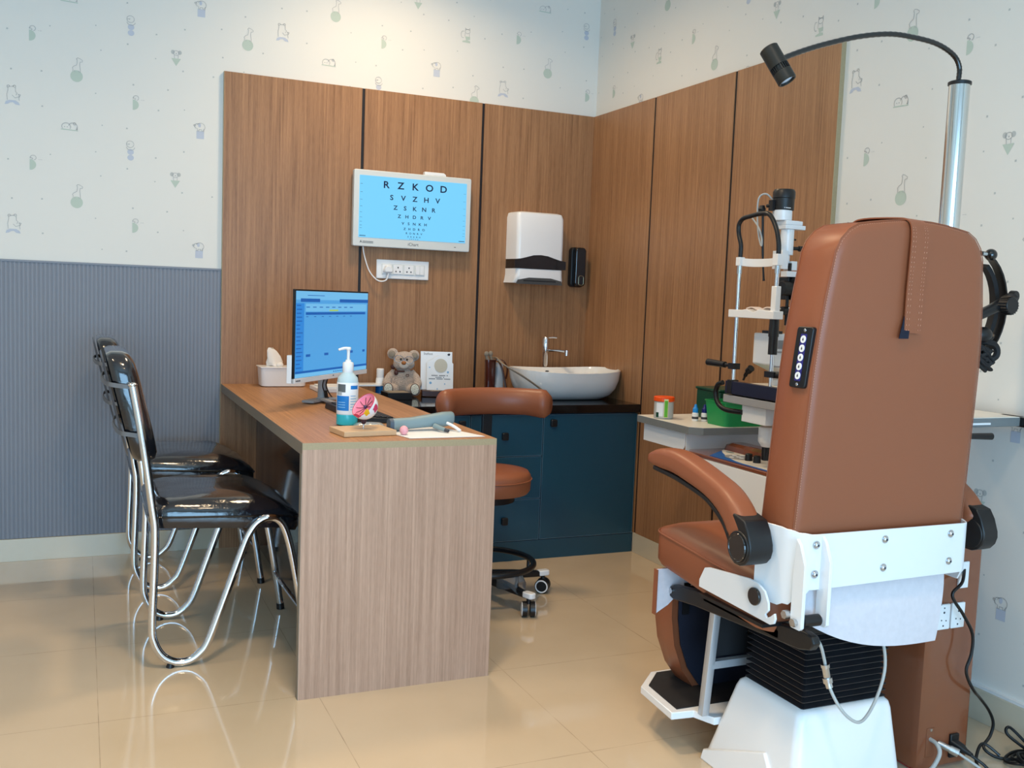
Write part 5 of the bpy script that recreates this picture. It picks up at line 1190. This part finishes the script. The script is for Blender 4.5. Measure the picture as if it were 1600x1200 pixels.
    for x0 in (CX-.293, CX+.268):
        b = BM(); prism(b, prof if x0 < CX else prof2, (x0, 0, 0), (0, 1, 0), (0, 0, 1), (.006, 0, 0)); sp = obj('side_plate', b, M_pwhite2, t, bevel=.001, label='white steel side plate')
        b = BM(); cyl(b, (x0-.008 if x0 < CX else x0+.006, -2.770 if x0 < CX else -2.70, .528), (x0 if x0 < CX else x0+.010, -2.770 if x0 < CX else -2.70, .528), .021, seg=28); obj('pivot_cap', b, M_blkg, sp, bevel=.002, label='black round cap')
    b = BM(); box(b, CX-.293, CX+.268, -2.80, -2.55, .462, .470) ; obj('seat_pan', b, M_blk, t)
    # rear cloth-backed flap
    def flap(path, x0, x1, edge, name, w0=.0):
        b = BM(); th = .0035
        P = cr_pts(path, 5); 
        for side, mi in ((0, 0), (1, 1)):
            off = 0 if side == 0 else th
            vs = []
            for i, p in enumerate(P):
                fr = i/(len(P)-1)
                row = []
                for k in range(13):
                    s = k/12; x = x0(fr)+(x1(fr)-x0(fr))*s; row.append(b.verts.new((x, p.y+off+.010*sin(s*pi)*fr*-1, p.z-edge(s)*fr)))
                vs.append(row)
            for i in range(len(P)-1):
                for k in range(12): face(b, [vs[i][k], vs[i][k+1], vs[i+1][k+1], vs[i+1][k]], mi)
        return obj(name, b, [M_cloth, M_tan], t)
    flap([(0, -2.835, .60), (0, -2.850, .54), (0, -2.856, .47), (0, -2.856, .405)], lambda f: CX-.225, lambda f: CX+.222-.032*f, lambda s: -.085*(1-s)**3+.006*s, 'rear_skirt')
    b = BM(); 
    b.free()
    b = BM(); prism(b, [(-.995, .475), (-.992, .352), (-.955, .372), (-.90, .42), (-.60, .42), (-.47, .42), (-.42, .378), (-.42, .475)], (0, -2.345, 0), (1, 0, 0), (0, 0, 1), (0, .004, 0)); prism(b, [(-.995, .475), (-.992, .352), (-.955, .372), (-.90, .42), (-.60, .42), (-.47, .42), (-.42, .378), (-.42, .475)], (0, -2.340, 0), (1, 0, 0), (0, 0, 1), (0, .003, 0), 1); box(b, -.9985, -.995, -2.352, -2.335, .350, .475, 1); obj('front_skirt', b, [M_cloth, M_tan], t)
    # armrests
    for s in (-1, 1):
        xa, dy = (CX-.318, 0) if s < 0 else (CX+.352, -.045)
        top = [(-2.362, .800), (-2.40, .818), (-2.47, .823), (-2.545, .812), (-2.62, .793), (-2.69, .772), (-2.735, .745), (-2.765, .715), (-2.785, .690)]
        bot = [(-2.357, .776), (-2.40, .768), (-2.47, .765), (-2.545, .752), (-2.61, .738), (-2.655, .720), (-2.69, .697), (-2.712, .672), (-2.725, .650)]
        rs = []
        T_, B_ = cr_pts([(0, a+dy, z) for a, z in top], 3), cr_pts([(0, a+dy, z) for a, z in bot], 3)
        for i in range(len(T_)):
            p, q = T_[i], B_[i]; f = min(i, len(T_)-1-i)/(len(T_)-1); sc = 1 if f > .03 else .8
            c = (p+q)/2; h = (p-q)/2*sc; w_ = .034*sc
            rs.append([Vector((xa+w_*x, 0, 0))+c+h*y for x, y in [(a[0]/.5, a[1]/.5) for a in rrect(1, 1, .30, 4)]])
        b = BM(); rings(b, rs); obj('armrest_pad', b, M_tan, t, angle=50)
        b = BM(); xi = xa
        under = [(-2.375, .768), (-2.47, .760), (-2.545, .748), (-2.61, .734), (-2.655, .714), (-2.69, .690), (-2.712, .665), (-2.728, .64)]
        strip(b, [(xi, a+dy, z-.004) for a, z in under], (1, 0, 0), .045, .012); prism(b, [(-2.715, .700), (-2.728, .665)]+[(-2.770+.043*cos(radians(a)), .648+.043*sin(radians(a))) for a in (0, -25, -50, -75, -100, -125, -150, -175, 165)]+[(-2.800, .690), (-2.785, .712), (-2.745, .722)], (xa-(.033 if s < 0 else .025), dy, 0), (0, 1, 0), (0, 0, 1), (.066 if s < 0 else .050, 0, 0)); obj('armrest_bracket', b, M_blk, t, bevel=.005)
        hwid = .0355 if s < 0 else .027; b = BM()
        cyl(b, (xa-hwid, -2.770+dy, .648), (xa+hwid, -2.770+dy, .648), .038, seg=36); obj('armrest_pivot', b, M_blk, t, bevel=.003)
        b = BM(); e = xa+s*(hwid+.0005); cyl(b, (e, -2.770+dy, .648), (e+s*.002, -2.770+dy, .648), .030, seg=32); uu = [(e+s*.001, -2.770+dy+.030*cos(2*pi*k/28), .648+.030*sin(2*pi*k/28)) for k in range(28)]; tube(b, uu, .003, 6, smooth=0, closed=True); obj('armrest_pivot_cover', b, M_blkg, t)
    # lower black rail frame
    for s in (-1, 1):
        xr_ = CX-.245 if s < 0 else CX+.205
        b = BM(); prism(b, [(-2.335, .420), (-2.36, .432), (-2.46, .447), (-2.80, .468), (-2.885, .476), (-2.910, .472), (-2.918, .458), (-2.905, .440), (-2.87, .430), (-2.78, .424), (-2.46, .404), (-2.36, .392), (-2.335, .398)] if s < 0 else [(-2.335, .420), (-2.36, .432), (-2.46, .447), (-2.75, .464), (-2.75, .436), (-2.46, .422), (-2.36, .398), (-2.335, .400)], (xr_, 0, 0), (0, 1, 0), (0, 0, 1), (.022, 0, 0)); r_ = obj('lower_rail', b, M_blk, t, bevel=.004, bseg=3)
        b = BM(); cyl(b, (xr_-.004 if s < 0 else xr_+.022, -2.352, .414), (xr_ if s < 0 else xr_+.026, -2.352, .414), .008, seg=20); obj('rail_bolt', b, M_steel, r_)
    b = BM(); box(b, CX-.245, CX+.205, -2.80, -2.50, .430, .452); box(b, CX-.2, CX-.18, -2.56, -2.50, .452, .456); obj('carrier_plate', b, M_blk, t, bevel=.003)
    # leg rest
    lo = [(-.940, .430), (-.938, .33), (-.925, .25), (-.895, .175), (-.85, .115), (-.79, .083), (-.74, .078)]
    poly = lo+[(2*CX-x, z) for x, z in lo[::-1]]
    b = BM(); rs = []
    for y, sc in ((-2.335, .965), (-2.338, .985), (-2.30, 1.0), (-2.255, 1.0), (-2.240, .96)):
        rs.append([(CX+(x-CX)*sc, y, .26+(z-.26)*sc) for x, z in poly])
    rings(b, rs); obj('leg_rest', b, M_tan, t, angle=40)
    b = BM(); prism(b, [(CX+(x-CX)*.90, .27+(z-.27)*.91) for x, z in poly], (0, -2.3385, 0), (1, 0, 0), (0, 0, 1), (0, -.003, 0)); lb = obj('leg_rest_backing', b, M_navy, t, label='navy cloth backing')
    b = BM(); box(b, -.905, -.885, -2.348, -2.3415, .34, .43); obj('pull_tab', b, M_blk, t)
    for s in (-1, 1):
        xs_ = CX+s*.228; b = BM()
        rings(b, [[(xs_+x, y+yy, z) for x, yy in rrect(.022, .022, .003, 2)] for y, z in ((-2.505, .124), (-2.535, .43))]); obj('footrest_strut', b, M_alu, t, label='aluminium strut')
    b = BM(); box(b, CX-.228, CX+.228, -2.530, -2.512, .255, .275); obj('footrest_crossbar', b, M_alu, t)
    b = BM(); box(b, CX-.205, CX+.205, -2.50, -2.496, .275, .45); obj('dark_apron', b, M_blkm, t)
    b = BM(); cyl(b, (-.80, -2.502, .33), (-.80, -2.4955, .33), .005, seg=10); obj('apron_bolt', b, M_steel, t)
    # footplate
    half = [(0, -2.195), (-.20, -2.200), (-.285, -2.285), (-.300, -2.465), (-.235, -2.472), (-.210, -2.53), (0, -2.535)]
    P = [(CX+x, y) for x, y in half]+[(CX-x*.8, y) for x, y in half[-2:0:-1]]
    b = BM(); prism(b, P, (0, 0, .102), (1, 0, 0), (0, 1, 0), (0, 0, .020)); obj('footplate', b, M_pwhite2, t, bevel=.002, label='white steel footplate')
    half2 = [(0, -2.212), (-.19, -2.216), (-.262, -2.290), (-.276, -2.452), (0, -2.452)]
    P = [(CX+x, y) for x, y in half2]+[(CX-x*.8, y) for x, y in half2[-2:0:-1]]
    b = BM(); prism(b, P, (0, 0, .1222), (1, 0, 0), (0, 1, 0), (0, 0, .003)); obj('foot_mat', b, M_blkm, t, label='black rubber mat')
    # bellows
    b = BM(); rs = []; n = 12; zb, ztop = .250, .430
    for k in range(2*n+1):
        z = zb+(ztop-zb)*k/(2*n); o_ = 0 if k % 2 == 0 else -.013
        if k % 2 == 0: rs.append([(-.735+x, -2.690+y, z-.0008) for x, y in rrect(.262, .222, .004, 1)])
        rs.append([(-.735+x, -2.690+y, z+(.0008 if k % 2 == 0 else 0)) for x, y in rrect(.262+2*o_, .222+2*o_, .004, 1)])
    rings(b, rs); obj('bellows', b, mat('bellows_black', (30, 30, 34), .35, coat=.3), t, angle=10, label='black pleated bellows')
    def rb(x0, x1, y0, y1, z, r=.03): return [(x, y, z) for x, y in rrect(x1-x0, y1-y0, r, 7, (x0+x1)/2, (y0+y1)/2)]
    b = BM(); rings(b, [rb(-.920, -.566, -2.852, -2.488, .001), rb(-.918, -.568, -2.850, -2.490, .02), rb(-.890, -.596, -2.822, -2.565, .225, .022), rb(-.884, -.600, -2.818, -2.570, .240, .022), rb(-.872, -.608, -2.806, -2.580, .248, .018)]); obj('base_shell', b, M_pwhite, t, angle=60)
    b = BM(); pl = [(-2.497, .0), (-2.502, .028), (-2.729, .118), (-2.775, .062), (-2.82, .0)]
    rings(b, [[(-.9205+.15*z+d, y, z) for y, z in pl] for d in (.004, -.010)]); obj('base_side_cover', b, M_pwhite, t, bevel=.003, bseg=2)
    # grey cord with metal connector
    G = [(-.925, -2.862, .468), (-.890, -2.868, .440), (-.866, -2.862, .396), (-.853, -2.860, .356), (-.845, -2.87, .318), (-.825, -2.89, .275), (-.79, -2.90, .250), (-.75, -2.89, .258), (-.700, -2.87, .298), (-.676, -2.86, .350), (-.680, -2.855, .404), (-.69, -2.84, .44)]
    b = BM(); tube(b, G, .0038, 10); cd = obj('cord', b, M_gcord, t, label='grey cord')
    b = BM(); cyl(b, (-.861, -2.861, .378), (-.852, -2.860, .350), .0085, seg=20); cyl(b, (-.852, -2.860, .350), (-.849, -2.861, .338), .0115, seg=20); cyl(b, (-.862, -2.861, .384), (-.860, -2.861, .376), .0105, seg=20); cyl(b, (-.849, -2.861, .338), (-.846, -2.864, .326), .0085, seg=20); obj('cord_connector', b, M_steel, cd, label='metal screw connector')
exam_chair()

# ------------------------------------------------------------------ loose cables at the tower foot, black ledge on right wall
def cables():
    b = BM(); tube(b, [(-.300, -2.74, .555), (-.36, -2.79, .515), (-.404, -2.80, .486), (-.36, -2.80, .431), (-.322, -2.80, .377), (-.319, -2.80, .325), (-.333, -2.80, .284), (-.323, -2.80, .254), (-.298, -2.80, .22), (-.226, -2.76, .176), (-.163, -2.74, .124), (-.142, -2.74, .085), (-.150, -2.74, .05), (-.178, -2.745, .025), (-.165, -2.77, .008), (-.13, -2.80, .007), (-.08, -2.80, .007), (-.05, -2.77, .007)], .0042, 10)
    tag(obj('black_power_cord', b, M_bcord), 'long black power cord hanging down the brown tower front to the floor', 'cord')
    t = thing('mains_plug_cord', 'black mains plug and cord in the inlet low on the brown tower', 'cord', (-.31, -2.80, 0))
    b = BM(); rings(b, [[Vector((-.318+d*.35, -2.768-d, .066-d*.3))+Vector((x, 0, y)) for x, y in rrect(w_, h_, .005, 3)] for d, w_, h_ in ((0, .024, .022), (.018, .024, .022), (.030, .014, .014), (.045, .010, .010))]); obj('plug', b, M_blk, t)
    b = BM(); tube(b, [(-.305, -2.808, .053), (-.285, -2.835, .035), (-.265, -2.85, .012), (-.245, -2.86, .006), (-.20, -2.87, .006)], .004, 10); obj('cord', b, M_bcord, t)
    t = thing('grey_signal_cord', 'grey cord with a metal connector plugged low into the brown tower', 'cord', (-.35, -2.80, 0))
    b = BM(); cyl(b, (-.368, -2.760, .072), (-.345, -2.795, .062), .009, seg=18); cyl(b, (-.352, -2.786, .065), (-.340, -2.803, .059), .011, seg=18); obj('connector', b, M_steel, t)
    b = BM(); tube(b, [(-.340, -2.803, .059), (-.31, -2.84, .035), (-.28, -2.87, .010), (-.25, -2.90, .005)], .0036, 10); obj('cord', b, M_gcord, t)
    b = BM(); tube(b, [(-.398, -2.755, .088), (-.400, -2.785, .085), (-.405, -2.80, .065), (-.430, -2.80, .03), (-.46, -2.79, .006), (-.50, -2.80, .006)], .0055, 10); tag(obj('grey_chair_cord', b, M_gcord), 'thick grey cord coming out of a hole low on the brown tower', 'cord')
    b = BM(); random.seed(11)
    for k in range(6):
        cx_, cy_ = -.115+.02*(k % 3), -2.82-.014*k; r1, r2 = .052+.008*(k % 3), .040+.006*(k % 2)
        tube(b, [(cx_+r1*cos(q), cy_+r2*sin(q), .007+.006*k+.006*(1+sin(q*2+k))) for q in [2*pi*i/14 for i in range(14)]], .0042, 8, closed=True)
    tube(b, [(-.17, -2.79, .02), (-.20, -2.76, .045), (-.24, -2.775, .02), (-.26, -2.80, .006)], .0042, 8)
    tube(b, [(-.07, -2.80, .02), (-.115, -2.765, .06), (-.10, -2.76, .075), (-.06, -2.79, .03)], .0042, 8)
    tag(obj('coiled_cable', b, M_bcord), 'heap of coiled black cables on the floor beside the brown tower', 'cable')
    b = BM(); box(b, -.030, -.001, -3.3, -2.583, .890, .918); tag(obj('black_ledge', b, M_granite, bevel=.002), 'black stone ledge fixed on the right wall at the photo edge', 'shelf')
cables()

# ceiling lamps (housings of the ceiling lights)
def ceiling_lamps():
    base = None
    names = ['square ceiling lamp over the desk corner', 'square ceiling lamp over the tan patient chair', 'square ceiling lamp above the camera side of the room', 'square ceiling lamp on the left side of the room']
    for i, (lx, ly, p, sp) in enumerate(CEIL_LAMPS):
        t = thing('ceiling_lamp', names[i], 'ceiling lamp', (lx, ly, 2.92), 'ceiling lamps')
        b = BM()
        for q in ((-.17, .17, -.17, -.145), (-.17, .17, .145, .17), (-.17, -.145, -.145, .145), (.145, .17, -.145, .145)): box(b, lx+q[0], lx+q[1], ly+q[2], ly+q[3], 2.918, 2.95)
        obj('frame', b, M_white, t)
        b = BM(); box(b, lx-.145, lx+.145, ly-.145, ly+.145, 2.930, 2.942); obj('diffuser', b, mat('lamp_diffuser', (250, 240, 220), .5, emit=(255, 226, 180), es=4), t)
ceiling_lamps()

for o in bpy.data.objects:
    if '_org' in o: del o['_org']
